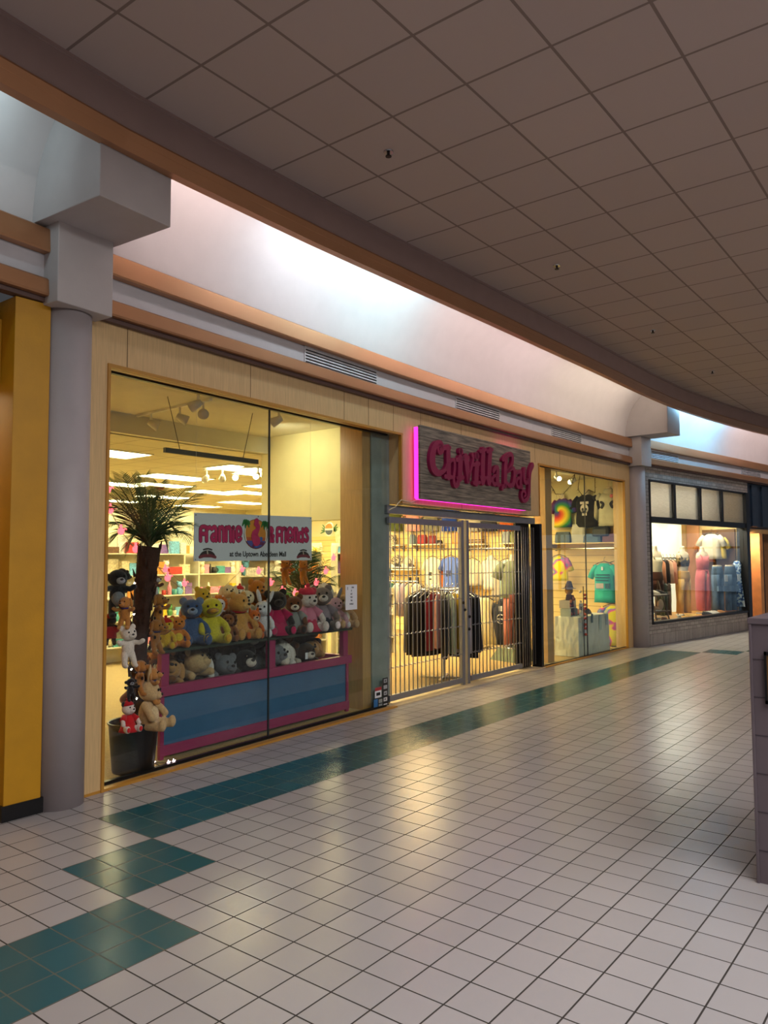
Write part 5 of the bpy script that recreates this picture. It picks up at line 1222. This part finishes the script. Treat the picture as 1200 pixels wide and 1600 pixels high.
for k in range(26):
    a = math.radians(175+k*360/26); c, nm = cl[k % 15] if k < 15 else (['#1a181a', '#3a3638', '#6a6664'][k % 3], 'grey black')
    ln = (.78 if nm in ('yellow', 'dusty pink', 'dark red') else .86)+rnd.uniform(-.04, .05)
    q = empty('hanging_garment', (rp.x+.34*math.cos(a), rp.y+.34*math.sin(a), 1.245), a); tag(q, '%s garment on the round rack just inside the gate' % nm, 'clothing', 'garments on the round rack')
    g_ = garment(MB(), 'coat', .5, ln, .045); g_.build('garment_body', cloth(c), q, smooth=True); hook(q, .42, m_chrome)
# mannequin with green top and pink trousers on a carpeted block
mp = on_z(804, 1031, .004)
t = empty('display_block', mp, -.3); tag(t, 'grey green sloped block under the mannequin behind the gate', 'block')
q = MB(); q.loft([[(-.3, -.3, 0), (.3, -.3, 0), (.3, .3, 0), (-.3, .3, 0)], [(-.2, -.2, .2), (.2, -.2, .2), (.2, .2, .2), (-.2, .2, .2)]]); q.build('block_body', mat('#6d7864', .95, 0, .6, 120), t)
m_skin = mat('#d9cdb8', .4, 0, 0, 0, .02)
def mannequin(p, rz, lab, h=1.62, top=None, bottom=None, dress=None, legs=True, pole=True, base=True, blen=.95, tk='tank', torso=True, bm_=None, mt=None):
    t = empty('mannequin', p, rz, h/1.62); tag(t, lab, 'mannequin')
    if torso:
        q = MB(); q.ell([(.78, 0, 0, .15, .1), (.88, 0, 0, .165, .11), (1.02, 0, 0, .125, .09), (1.2, 0, -.01, .15, .11), (1.32, 0, 0, .175, .1), (1.40, 0, 0, .16, .075), (1.45, 0, 0, .07, .05), (1.52, 0, 0, .05, .048), (1.56, 0, 0, .045, .045), (1.565, 0, 0, .01, .01)], 24); q.build('torso', m_skin, t, smooth=True)
    if pole: q = MB(); q.tube([(.0, .02, .02), (0, .02, .9)], .014, 8); q.build('pole', m_chrome, t)
    if base: q = MB(); q.ell([(0, 0, .02, .16, .16), (.012, 0, .02, .155, .155), (.016, 0, .02, .03, .03)], 24); q.build('base', m_chrome, t)
    if top:
        q = MB()
        if tk == 'tank': q.ell([(.86, 0, 0, .19, .13), (1.02, 0, 0, .15, .11), (1.2, 0, -.01, .168, .125), (1.3, 0, 0, .17, .112)], 26, True, .04, 6); [q.tube([(s*.1, -.1, 1.28), (s*.12, -.02, 1.42), (s*.1, .09, 1.3)], .016, 6) for s in (-1, 1)]
        elif tk == 'crop': q.ell([(1.1, 0, 0, .15, .11), (1.2, 0, -.01, .168, .128), (1.3, 0, 0, .17, .112)], 26, True, .03, 6); [q.tube([(s*.1, -.1, 1.28), (s*.12, -.02, 1.42), (s*.1, .09, 1.3)], .014, 6) for s in (-1, 1)]
        else: garment(q, 'tee', .52, .62, .14); q.v = [(x, y, z+1.46) for x, y, z in q.v]
        q.build('top', mt or cloth(top), t, smooth=True)
    if bottom:
        q = garment(MB(), 'pants', .46, blen, .14); q.v = [(x, y, z+1.0) for x, y, z in q.v]; q.build('trousers', bm_ or cloth(bottom), t, smooth=True)
    if dress:
        q = MB(); q.ell([(.98, 0, 0, .14, .105), (1.2, 0, -.01, .168, .125), (1.33, 0, 0, .165, .108)], 26); 
        for s in (-1, 1): q.ell([(1.0, s*.05, 0, .095, .11), (.8, s*.075, 0, .105, .125), (.4, s*.085, 0, .1, .12), (.1, s*.085, 0, .09, .1), (.06, s*.085, 0, .05, .06)], 22, True, .07, 6)
        q.build('jumpsuit', cloth(dress), t, smooth=True); q = MB(); q.tube([(.145*math.cos(2*PI*k/20), .108*math.sin(2*PI*k/20), 1.0) for k in range(21)], .014, 6); q.tube([(.05, -.11, 1.0), (.07, -.13, .86)], .012, 6); q.build('tie_belt', cloth(dress), t)
        for s in (-1, 1): q = MB(); q.tube([(s*.1, -.1, 1.3), (s*.12, -.02, 1.42), (s*.1, .09, 1.3)], .014, 6); q.build('strap', cloth(dress), t)
    return t
mannequin((mp.x, mp.y, .21), FW+.5, 'mannequin in sage green top and dusty pink trousers beside the bunched gate', 1.66, '#8f9a80', '#b8756a', tk='tee')

# ------------------------------------------------------------------ clothing window right of the gate
def wtee(u, vt, vb, c, lab, kind='tee', m_=None, extra=None, w=.52):
    p = on_x(u, vt+2, RWX-.14); hh = (vb-vt)*px(p)
    t = empty('display_'+('shirt' if kind == 'tee' else kind), p, FW); tag(t, lab, 'shirt'); garment(MB(), kind, w*hh/.66, hh, .11).build('shirt_body', m_ or cloth(c), t, smooth=True)
    q = MB(); q.ell([(-.02, 0, 0, .07, .05), (.05, 0, 0, .055, .045), (.1, 0, 0, .05, .045), (.105, 0, 0, .01, .01)], 16); q.tube([(0, 0, .1), (0, 0, .2)], .006, 6); q.build('bust_form', m_skin, t, smooth=True)
    if extra: extra(t, w, hh, .11)
    return t
M, nt, b = new_mat('rainbow_spiral'); tc = nt.nodes.new('ShaderNodeTexCoord'); mp_ = nt.nodes.new('ShaderNodeMapping'); mp_.inputs['Location'].default_value = (.05, 0, .28); nt.links.new(tc.outputs['Object'], mp_.inputs[0])
sp = nt.nodes.new('ShaderNodeSeparateXYZ'); nt.links.new(mp_.outputs[0], sp.inputs[0]); ang = mathn(nt, 'ARCTAN2', sp.outputs[2], sp.outputs[0]); rr = mathn(nt, 'SQRT', mathn(nt, 'ADD', mathn(nt, 'MULTIPLY', sp.outputs[0], sp.outputs[0]), mathn(nt, 'MULTIPLY', sp.outputs[2], sp.outputs[2])))
f = mathn(nt, 'FRACT', mathn(nt, 'ADD', mathn(nt, 'DIVIDE', ang, 2*PI), mathn(nt, 'MULTIPLY', rr, 2.2)))
nt.links.new(ramp(nt, f, [(0, lin('#b8282a')), (.17, lin('#e0701f')), (.34, lin('#e8cf2a')), (.52, lin('#2f8a3a')), (.7, lin('#2b3f8a')), (.86, lin('#6a2f6a')), (1, lin('#b8282a'))]), b.inputs['Base Color']); b.inputs['Roughness'].default_value = .9; m_tie = M
wtee(879, 777, 822, '', 'rainbow spiral tie dye shirt high in the clothing window', m_=m_tie)
def skull(t, w, h, d):
    q = MB(); disc(q, 0, -.30, .085, .1, -d*1.08, -d*.9); q.box(-.05, -d*1.08, -.44, .05, -d*.9, -.34); q.box(-.09, -d*1.05, -.2, .09, -d*.9, -.15); q.build('chest_print', mat('#c9c2b6', .7), t)
    for s in (-1, 1): q = MB(); disc(q, s*.035, -.31, .024, .03, -d*1.1, -d*.95); q.build('print_mark', m_black, t)
wtee(916, 771, 822, '#1c1b1b', 'black shirt with a pale skull print in the clothing window', extra=skull, w=.56)
def blobs(t, w, h, d):
    for s in (-1, 1): q = MB(); q.stroke([(s*.12, -.22), (s*.08, -.26), (s*.11, -.33)], .05, -d*1.12, -d*.9); q.build('chest_print', mat('#222226', .7), t)
    q = MB(); q.ball((.1, -d*1.0, -.1), (.04, .015, .04), 10, 6); q.build('rosette', mat('#d97a84', .7), t)
wtee(951, 766, 820, '#bdbba6', 'oatmeal hooded top with two dark bird shaped prints', 'hoodie', extra=blobs)
# garlands of twig lights
for k, (pts, lab) in enumerate(((((860, 757), (868, 772), (880, 772), (893, 757), (898, 742)), 'dark twig garland left in the clothing window head'), (((906, 745), (903, 765), (911, 775), (920, 765), (930, 770)), 'dark twig garland in the middle of the clothing window head'))):
    P = [on_y(u, v, 6.2) for u, v in pts]; P = [Vector((P[0].x, P[0].y, 3.395))] + P + [Vector((P[-1].x, P[-1].y, 3.395))]; o = P[0]; t = empty('twig_garland', o); tag(t, lab, 'garland')
    q = MB(); q.tube([x-o for x in P], .006, 5)
    for i in range(len(P)-1):
        for j in range(6): c = (P[i].lerp(P[i+1], j/6))-o; q.tube([c, c+Vector((rnd.uniform(-.09, .09), rnd.uniform(-.03, .03), rnd.uniform(-.1, .02)))], [.004, .001], 4)
    q.build('twigs', mat('#4a3a24', .8), t)
shelf(859, 972, 849, 'long wall shelf of bags in the clothing window', .42, '#c9b27a'); a, b_ = on_x(860, 858, RWX-.4), on_x(970, 858, RWX-.4)
t = empty('clothes_rail', a); tag(t, 'chrome rail under the long bag shelf in the clothing window', 'rail'); q = MB(); q.tube([(0, 0, 0), (0, b_.y-a.y, 0)], .016, 8); q.build('rail_tube', m_chrome, t)
for y in (-.05, b_.y-a.y+.05): q = MB(); q.tube([(0, y, 0), (.38, y, 0)], .01, 6); q.build('rail_arm', m_chrome, t)
def bagw(u, v, w, h, c, lab, **k): bag(u, v, w, h, c, lab, **k)
bagw(880, 849, .34, .24, '#46545c', 'crumpled blue grey bag left on the long bag shelf', handle=False); bagw(905, 849, .3, .4, '#a8a69c', 'grey roll standing in for a reflection on the long bag shelf', handle=False); bagw(925, 849, .42, .2, '#3c5878', 'denim blue bag in the middle of the long bag shelf', handle=False)  # the grey roll is made up in place of a reflection
bagw(940, 838, .36, .2, '#1c2024', 'black handbag with tall handle on the long bag shelf', d=.2); bagw(953, 849, .3, .2, '#5a2438', 'purple red patterned bag right on the long bag shelf', handle=False); bagw(966, 849, .2, .16, '#7a3326', 'rust brown purse at the right end of the long bag shelf', handle=False)
M, nt, b = new_mat('yellow_pink_dye'); n = noise(nt, coords(nt, (1, 1, 1.2)), 4, 1); nt.links.new(ramp(nt, n.outputs[0], [(.38, lin('#e6d820')), (.46, lin('#e8d21c')), (.5, lin('#e0459a')), (.58, lin('#4a7ab8')), (.64, lin('#e6d820'))]), b.inputs['Base Color']); b.inputs['Roughness'].default_value = .9; m_dye = M
hung(874, 866, 904, 'tee', '', 'yellow and pink tie dye shirt left in the clothing window', .4, .46, m_=m_dye)
def lines(t, w, h, d):
    for k, (x0, x1) in enumerate(((-.13, .15), (-.15, .15), (-.14, .12))): q = MB(); q.box(x0, -d*1.1, -.24-.055*k, x1, -d*.9, -.22-.055*k); q.build('chest_print', mat('#0f4a48', .7), t)
    q = MB(); q.box(-.14, -d*1.1, -.5, .02, -d*.9, -.4); q.build('chest_print', mat('#b8a8a0', .7), t); q = MB(); q.box(.05, -d*1.1, -.5, .14, -d*.9, -.4); q.build('chest_print', mat('#0f4a48', .7), t); q = MB(); q.box(-.02, -d*1.15, -.14, .02, -d, -.07); q.build('price_tag', white, t)
hung(962, 876, 940, 'tee', '#b8935a', 'tan striped shirt partly behind the turquoise one', .18, .5)
hung(944, 877, 938, 'tee', '#35b0a4', 'turquoise shirt with dark printed lines on a black hanger', .45, .52, extra=lines)
p = on_x(957, 946, 15.0); cloth_on('display_shirt', 'shirt', 'yellow blue and pink tie dye shirt hanging over the table end', p, FW+.3, 'tee', '', .52, .78, .12, True, m_dye)
# white clothed table and box
TX, TY = on_y(904, 990, 5.66).x, 5.66; t = empty('display_table', (TX, TY, .004), .0); tag(t, 'display table draped in a rumpled white cloth behind the window', 'table')
M, nt, b = new_mat('rumpled_white_cloth'); n = noise(nt, coords(nt, (1, 1, .5)), 5, 2); b.inputs['Base Color'].default_value = lin('#dcdcc8'); b.inputs['Roughness'].default_value = .85; bumped(nt, b, n.outputs[0], 1.0, .12); m_rump = M
q = MB(); q.loft([[(x*sx, y*sy, z) for x, y in ((0, 0), (.35, -.012), (.7, 0), (1.05, -.012), (1.4, 0), (1.4, .45), (0, .45), (-.01, .24))] for sx, sy, z in ((1.02, 1.03, .01), (1.0, 1.0, .3), (1.01, 1.02, .33), (.99, 1, .685), (.98, .98, .70))]); q.build('table_cloth', m_rump, t)
q = MB(); q.box(-.012, .02, .34, .0, .43, .36); q.build('cloth_hem', m_rump, t)
tz = .707
for u, v, w, h, lab, c in ((913, 978, .11, .34, 'white tag with a dark vertical pattern on the clothed table front', white), (938, 972, .1, .28, 'pale green tag beside the patterned tag on the table', mat('#b8cabf', .6)), (925, 966, .07, .16, 'dark teal tag between the two pale tags', mat('#3a5a60', .6)), (948, 968, .1, .2, 'pale blue grey tag at the right of the table', mat('#a9b4c0', .6))):
    p = on_y(u, v, TY-.022); t = empty('hang_tag', p); tag(t, lab, 'tag'); q = MB(); q.box(-w/2, -.004, -h/2, w/2, 0, h/2); q.build('tag_card', c, t)
    if 'dark vertical' in lab:
        for k in range(3): q = MB(); q.box(-.02, -.006, -.02+.05*k, .02, -.004, .015+.05*k); q.build('tag_mark', ink, t)
# things on the table
tz = .707
for k, (dx, dy, c, lab) in enumerate(((.62, .2, '#c46a42', 'terracotta shoe, front of the pile on the clothed table'), (.78, .3, '#5a2a20', 'dark red brown shoe behind the terracotta one'), (.95, .16, '#3a3432', 'dark shoe at the right of the shoe pile'), (1.12, .3, '#7a3a2a', 'rust shoe at the right end of the clothed table'))):
    shoe((TX+dx, TY+.06+dy, tz), .4*k-.8, c, lab, sole='#3a2a22')
for k, (dx, dy, w, h, c, lab) in enumerate(((.05, .1, .3, .14, '#9aa29a', 'clear grey tray of trinkets, lowest on the table left'), (.05, .12, .28, .14, '#b0a89a', 'clear tray stacked on the grey trinket tray'), (.38, .08, .16, .22, '#d6d6cf', 'pale card with a leaf sketch standing on the table'))):
    t = empty('trinket_tray' if k < 2 else 'display_card', (TX+dx, TY+.06+dy, tz + (.145 if k == 1 else 0))); tag(t, lab, 'tray' if k < 2 else 'card')
    if k < 2: q = MB(); q.box(0, 0, 0, w, .2, .01); q.box(0, 0, .01, .01, .2, h); q.box(w-.01, 0, .01, w, .2, h); q.box(.01, .19, .01, w-.01, .2, h); q.build('tray_shell', mat(c, .3), t); q = MB(); [q.ball((.04+.055*i, .06+.06*(i % 2), .04), .03, 8, 6) for i in range(5)]; q.build('trinkets', mat('#b0503f', .4, 0, 0, 0, .5, 40), t)
    else: q = MB(); q.box(0, 0, 0, w, .012, h); q.build('card_sheet', mat(c, .6), t); q = MB(); q.stroke([(.08, .04), (.08, .16)], .008, -.002, 0); [q.stroke([(.08, .07+.03*i), (.08+.04*s, .1+.03*i)], .012, -.002, 0) for i in range(3) for s in (-1, 1)]; q.build('sketch', ink, t)
p = on_y(895, 905, 6.1); t = empty('scarecrow_figure', (TX+.3, TY+.3, tz)); tag(t, 'brown autumn scarecrow figurine with hat on the clothed table', 'figurine')
q = MB(); q.ell([(0, 0, 0, .12, .1), (.2, 0, 0, .1, .08), (.38, 0, 0, .05, .05)], 14, True, .1, 5); q.build('robe', cloth('#4a3020'), t); q = MB(); q.ball((0, 0, .45), .075); q.build('head', cloth('#a8793f'), t, smooth=True); q = MB(); q.ell([(.49, 0, 0, .14, .14), (.505, 0, 0, .08, .08), (.62, .02, 0, .04, .04), (.63, .02, 0, .01, .01)], 14); q.build('hat', cloth('#3a2216'), t); q = MB(); [q.ball((.1*math.cos(i), .08*math.sin(i), .1+.04*i), .035, 8, 6) for i in range(7)]; q.build('leaf_trim', mat('#9a5a24', .7, 0, 0, 0, .5, 30), t)
t = empty('trinket_tree', (TX+.1, TY-.06, .3)); tag(t, 'thin wire stand hung with red and cream baubles at the table left', 'stand'); q = MB(); q.tube([(0, 0, -.296), (0, 0, .95)], .008, 6); q.build('wire', m_black, t)
for i in range(14): q = MB(); q.ball((.07*math.cos(i*2.1), .05*math.sin(i*2.1), .1+.058*i), .026, 9, 6); q.build('bauble', mat(('#b0503f', '#d9cbb8', '#8a2f2f')[i % 3], .4), t, smooth=True)
p = on_y(972, 1008, 5.66); t = empty('paper_cup_stack', (p.x, 5.68, .004)); tag(t, 'short stack of printed paper rolls in the window corner', 'paper rolls'); q = MB(); q.ell([(0, 0, 0, .07, .07), (.2, 0, 0, .07, .07)], 16); q.build('roll', m_speck, t)
# hanging goods seen under the yellow dividing wall
p = on_x(515, 827, 12.4); t = empty('round_wall_plaque', p, FW); tag(t, 'round multicoloured sun plaque with leaves hanging beyond the banner', 'plaque')
q = MB(); disc(q, 0, 0, .12, .15, -.02, 0, 0); disc(q, 0, .02, .1, .1, -.03, -.02, 1, 20, 0, PI); disc(q, 0, -.02, .1, .1, -.03, -.02, 2, 20, PI, 2*PI); q.build('plaque_disc', [mat('#d8d2c0', .5), mat('#d9741f', .5), mat('#33414a', .5)], t)
for s in (-1, 1): q = MB(); [q.stroke([(s*.1, -.02), (s*(.2+.02*i), .1-.06*i)], [.05, .02], .002, .012) for i in range(4)]; q.build('leaf_spray', m_leaf2, t)
q = MB(); q.tube([(0, .0, .12), (0, .0, .9)], .003, 4); q.build('hanging_line', m_black, t)
p = on_x(533, 838, 12.4); t = empty('round_wall_plaque', p, FW); tag(t, 'round pale green patterned plaque right of the sun plaque', 'plaque'); q = MB(); disc(q, 0, 0, .15, .18, -.02, 0); q.build('plaque_disc', mat('#aeb890', .5, 0, 0, 0, .35, 14), t); q = MB(); q.tube([(0, 0, .15), (0, 0, .8)], .003, 4); q.build('hanging_line', m_wh, t)

# ------------------------------------------------------------------ brick shop window display
def R(s, d, z): q = RA+RD*s+RN*d; return Vector((q.x, q.y, z))
RZ = math.atan2(RD.y, RD.x)
def rp_(u, v, d): return on_r(u, v, d)
def RS(u, d):  # distance along the brick front of a point d behind it
    q = on_r(u, 900, d); return (Vector((q.x, q.y))-RA-RN*d).dot(RD)
FZ = .402
def RSX(u, s, z):   # where a pixel column meets the cross plane s metres along the brick front
    r = ray(u, 900); t = (s - (Vector((0, 0))-RA).dot(RD))/(r.x*RD.x+r.y*RD.y); q = Vector((r.x*t, r.y*t)); return Vector((q.x, q.y, z))
m_denim = mat('#4f6580', .9, 0, .2, 120, .3, 7); m_denim2 = mat('#42566e', .9, 0, .2, 120, .35, 9)
M, nt, b = new_mat('camouflage'); n = noise(nt, coords(nt), 16, 2); nt.links.new(ramp(nt, n.outputs[0], [(.4, lin('#241c14')), (.5, lin('#5a4a30')), (.6, lin('#8a7a52'))]), b.inputs['Base Color']); b.inputs['Roughness'].default_value = .9; m_camo = M
for u, d, lab, k in ((1024, .75, 'mannequin in pale top and dark brown skirt at the left of the brick shop window', dict(top='#d8cfb4', bottom='#4a2a1c', blen=.5)), (1067, .8, 'mannequin in camouflage crop top and tan cargo trousers', dict(top='#5a4a30', tk='crop', mt=m_camo, bottom='#cfa765')), (1098, .75, 'mannequin in pink belted jumpsuit in the middle of the brick shop window', dict(dress='#d9767c'))):
    s = RS(u, d); mannequin(R(s, d, FZ), RZ-.35, lab, 1.68, **k)
for u, d, lab, mm in ((1121, .38, 'jeans form in blue cargo denim, left of the pair', m_denim), (1141, .26, 'jeans form in darker blue denim, right of the pair', m_denim2)):
    s = RS(u, d); q0 = R(s, d, FZ); t = empty('trouser_form', q0, RZ-.35, 1.08); tag(t, lab, 'mannequin'); q = garment(MB(), 'pants', .33, .98, .12); q.v = [(x, y, z+1.05) for x, y, z in q.v]; q.build('jeans', mm, t, smooth=True)
    q = MB(); q.ell([(1.04, 0, 0, .105, .1), (1.08, 0, 0, .1, .095)], 18); q.build('waist_form', m_skin, t); q = MB(); q.tube([(0, .02, 0), (0, .02, 1.0)], .012, 6); q.build('pole', m_chrome, t); q = MB(); q.ell([(0, 0, .02, .14, .14), (.012, 0, .02, .14, .14)], 18); q.build('base', m_chrome, t); q = MB(); q.box(.07, -.145, .72, .15, -.13, .86); q.build('price_tag', white, t)
    for sx in (-1, 1): q = MB(); q.box(sx*.08-.035, -.13, .5, sx*.08+.035, -.07, .62); q.build('cargo_pocket', mm, t)
# row of hung tops and the ladder shelf
a = R(RS(1022, 1.0), 1.0, 1.75); t = empty('clothes_rail', a, RZ); tag(t, 'rail of summer tops in the brick shop window', 'rail'); q = MB(); q.tube([(0, 0, .0), (1.15, 0, 0)], .014, 8); q.build('rail_tube', m_chrome, t)
for x in (.02, 1.13): q = MB(); q.tube([(x, 0, 0), (x, 0, -1.345)], .014, 8); q.build('upright', m_chrome, t)
for k, (c, lab) in enumerate((('#d8d2b8', 'ivory'), ('#c98a6a', 'salmon'), ('#2a2422', 'black'), ('#e0b49a', 'peach'), ('#d9a08c', 'light coral'), ('#c9b48a', 'sand'))):
    q0 = R(RS(1022, 1.0)+.12+.18*k, 1.0, 1.70); cloth_on('summer_shirt', 'clothing', '%s summer top on the rail in the brick shop window' % lab, q0, RZ+1.2, 'coat', c, .42, .55, .05, True, group='summer tops on the rail')
for k, (c, lab) in enumerate((('#5a6a58', 'moss green'), ('#3a4440', 'dark green grey'), ('#6a5a52', 'taupe'))):
    q0 = R(RS(1034, .85)+.17*k, .9, 1.16); cloth_on('hanging_trousers', 'clothing', '%s trousers hung low behind the ladder shelf' % lab, q0, RZ+1.0, 'pants', c, .36, .72, .06, True)
q0 = R(RS(1034, .42), .42, FZ); t = empty('ladder_shelf', q0, RZ); tag(t, 'dark leaning ladder shelf with shoes in the brick shop window', 'shelf'); m_dkw = mat('#4a3a30', .5)
for s in (-.28, .28): q = MB(); q.tube([(s-.08, -.05, 0), (s*.8, .2, .85)], .018, 6); q.tube([(s+.08, .35, 0), (s*.8, .2, .85)], .018, 6); q.build('side_rail', m_dkw, t)
for z, w in ((.18, .66), (.52, .56)): q = MB(); q.box(-w/2, -.02, z, w/2, .26, z+.025); q.build('shelf_board', m_dkw, t)
ls = RS(1034, .42)
for k, (ds, d, z, c, lab) in enumerate(((-.15, .52, FZ+.548, '#d8d0c0', 'white and black shoe, left on the ladder shelf'), (.12, .52, FZ+.548, '#2a2624', 'black shoe, right on the ladder shelf'), (-.1, .52, FZ+.208, '#c9a88a', 'beige shoe low on the ladder shelf'), (-.3, .22, FZ+.003, '#6a4438', 'brown shoe on the platform by the ladder shelf'), (.42, .25, FZ+.003, '#d8d0bc', 'cream shoe on the platform right of the ladder shelf'))):
    shoe(R(ls+ds, d, z), RZ-1.0+.3*k, c, lab)
bag_p = R(ls+.1, .55, FZ+.208); t = empty('round_bag', bag_p, RZ); tag(t, 'round cream bag on the lower ladder shelf board', 'bag'); q = MB(); q.ball((0.06, 0, .12), (.12, .05, .12)); q.build('bag_body', cloth('#d0b8a0'), t, smooth=True); q = MB(); q.tube([(-.02, 0, .2), (.06, 0, .3), (.14, 0, .2)], .008, 6); q.build('bag_handle', m_dkw, t)
for k, (u, d, c, lab) in enumerate(((1104, .3, '#1c1a1c', 'black shoe under the pink jumpsuit'), (1110, .28, '#e0dcd6', 'white shoe under the pink jumpsuit'), (1116, .3, '#d8d2cc', 'pale trainer left of the jeans forms'), (1126, .28, '#c98a4a', 'tan sandal under the left jeans form'), (1138, .3, '#d98a42', 'orange tan heel under the right jeans form'), (1146, .34, '#c47a3a', 'brown tan heel at the right end of the platform'))):
    shoe(R(RS(u, d), d, FZ+.003), RZ-1.2+.2*k, c, lab, sole='#b8863c' if k > 2 else '#e8e4da')
p = R(RS(1078, .5), .5, FZ); t = empty('straw_tuft', p); tag(t, 'loose pile of pale straw on the window platform', 'straw', None, 'stuff'); q = MB()
for i in range(60): a = rnd.uniform(0, PI*2); r = rnd.uniform(0, .3); c = Vector((r*math.cos(a)*1.4, r*math.sin(a)*.6, .01)); q.tube([c, c+Vector((rnd.uniform(-.12, .12), rnd.uniform(-.08, .08), rnd.uniform(.01, .06)))], .004, 4)
q.build('straw', mat('#d9c27a', .8), t)
# things on the back of the window
def board(s0, s1, d, z0, z1, m_, nm, lab, cat):
    q0 = R(s0, d, z0); t = empty(nm, q0, RZ); tag(t, lab, cat); q = MB(); q.box(0, 0, 0, s1-s0, .03, z1-z0); q.build('panel_face', m_, t); return t
def boardx(ua, ub, s, z0, z1, m_, nm, lab, cat):
    a, b_ = RSX(ua, s, z0), RSX(ub, s, z0); d = b_-a
    t = empty(nm, a, math.atan2(d.y, d.x)); tag(t, lab, cat); q = MB(); q.box(0, 0, 0, d.length, .03, z1-z0); q.build('panel_face', m_, t); return t
board(RS(1016, 1.5), min(5.0, RS(1072, 1.5)), 1.5, FZ, 2.75, glow('#e6f2e2', .62), 'glowing_back_panel', 'glowing cream and aqua back panel behind the left mannequins', 'panel')  # panel face emits a pale glow of its own
boardx(1075, 1094, 5.22, FZ, 2.75, mat('#b8835a', .6), 'wood_screen', 'tall brown wooden panel behind the pink jumpsuit', 'panel')
t = boardx(1099, 1150, 5.26, FZ, 2.45, mat('#6a4a2c', .6), 'wood_screen', 'brown wooden backboard behind the jeans forms', 'panel')
q0 = RSX(1113, 5.0, 2.33); cloth_on('hanging_blouse', 'clothing', 'white lace blouse hung high behind the jeans forms', q0, RZ-PI/2+.2, 'tee', '#e6dcc8', .56, .62, .12, True)
q0 = RSX(1105, 5.12, 2.24); cloth_on('summer_shirt', 'clothing', 'apricot top peeping left of the lace blouse', q0, RZ-PI/2, 'tee', '#d98a4a', .5, .6, .1, True)
q0 = RSX(1123, 5.12, 2.27); cloth_on('summer_shirt', 'clothing', 'pale yellow top peeping right of the lace blouse', q0, RZ-PI/2, 'tee', '#d9c25a', .5, .55, .1, True)
M, nt, b = new_mat('blue_flower_print'); n = noise(nt, coords(nt), 18, 1); nt.links.new(ramp(nt, n.outputs[0], [(.42, lin('#2a4a8a')), (.5, lin('#6fa0d8')), (.56, lin('#dce8f0'))]), b.inputs['Base Color']); b.inputs['Roughness'].default_value = .9
q0 = RSX(1152, 5.1, 1.66); cloth_on('hanging_dress', 'clothing', 'blue and white flowered dress at the right of the brick shop window', q0, RZ-PI/2, 'dress', '', .3, 1.1, .06, True, M)
for s in (1.0, 2.2, 3.4, 4.5):  # spot lamps assumed from the warm light in this window
    q0 = R(s, .75, 3.33); t = empty('assumed_spotlight', q0); tag(t, 'assumed warm spot lamp in the brick shop window ceiling, %s along' % names[[1.0, 2.2, 3.4, 4.5].index(s)], 'spot lamp', 'assumed spot lamps in the brick shop window'); q = MB(); q.tube([(0, 0, 0), (0, 0, -.1)], .045, 12); q.build('lamp_shade', m_wh, t); q = MB(); q.ball((0, 0, -.1), (.035, .035, .02), 10, 6); q.build('bulb', glow('#ffd9a0', 12), t)
    spot('spot_lamp', q0-Vector((0, 0, .14)), R(s, .9, .4), 130, (1, .82, .58), 2.0)
q0 = R(5.85, .22, 2.34); area('assumed_lintel_light', q0, R(6.3, .3, .9), .5, .15, 30, (1, .72, .45))  # unseen area light assumed from the lit peach wall
q0 = R(2.6, 1.0, 3.0); area('added_transom_light', q0, R(2.6, .0, 2.95), 4.2, .4, 140, (1, .92, .78))  # unseen area light added behind the frosted panes to brighten them
area('assumed_shop_light', (1.2, 6.6, 3.2), (1.6, 6.3, 0), 1.5, .8, 60, (1, .8, .5))  # unseen area light assumed from the orange lit inner walls
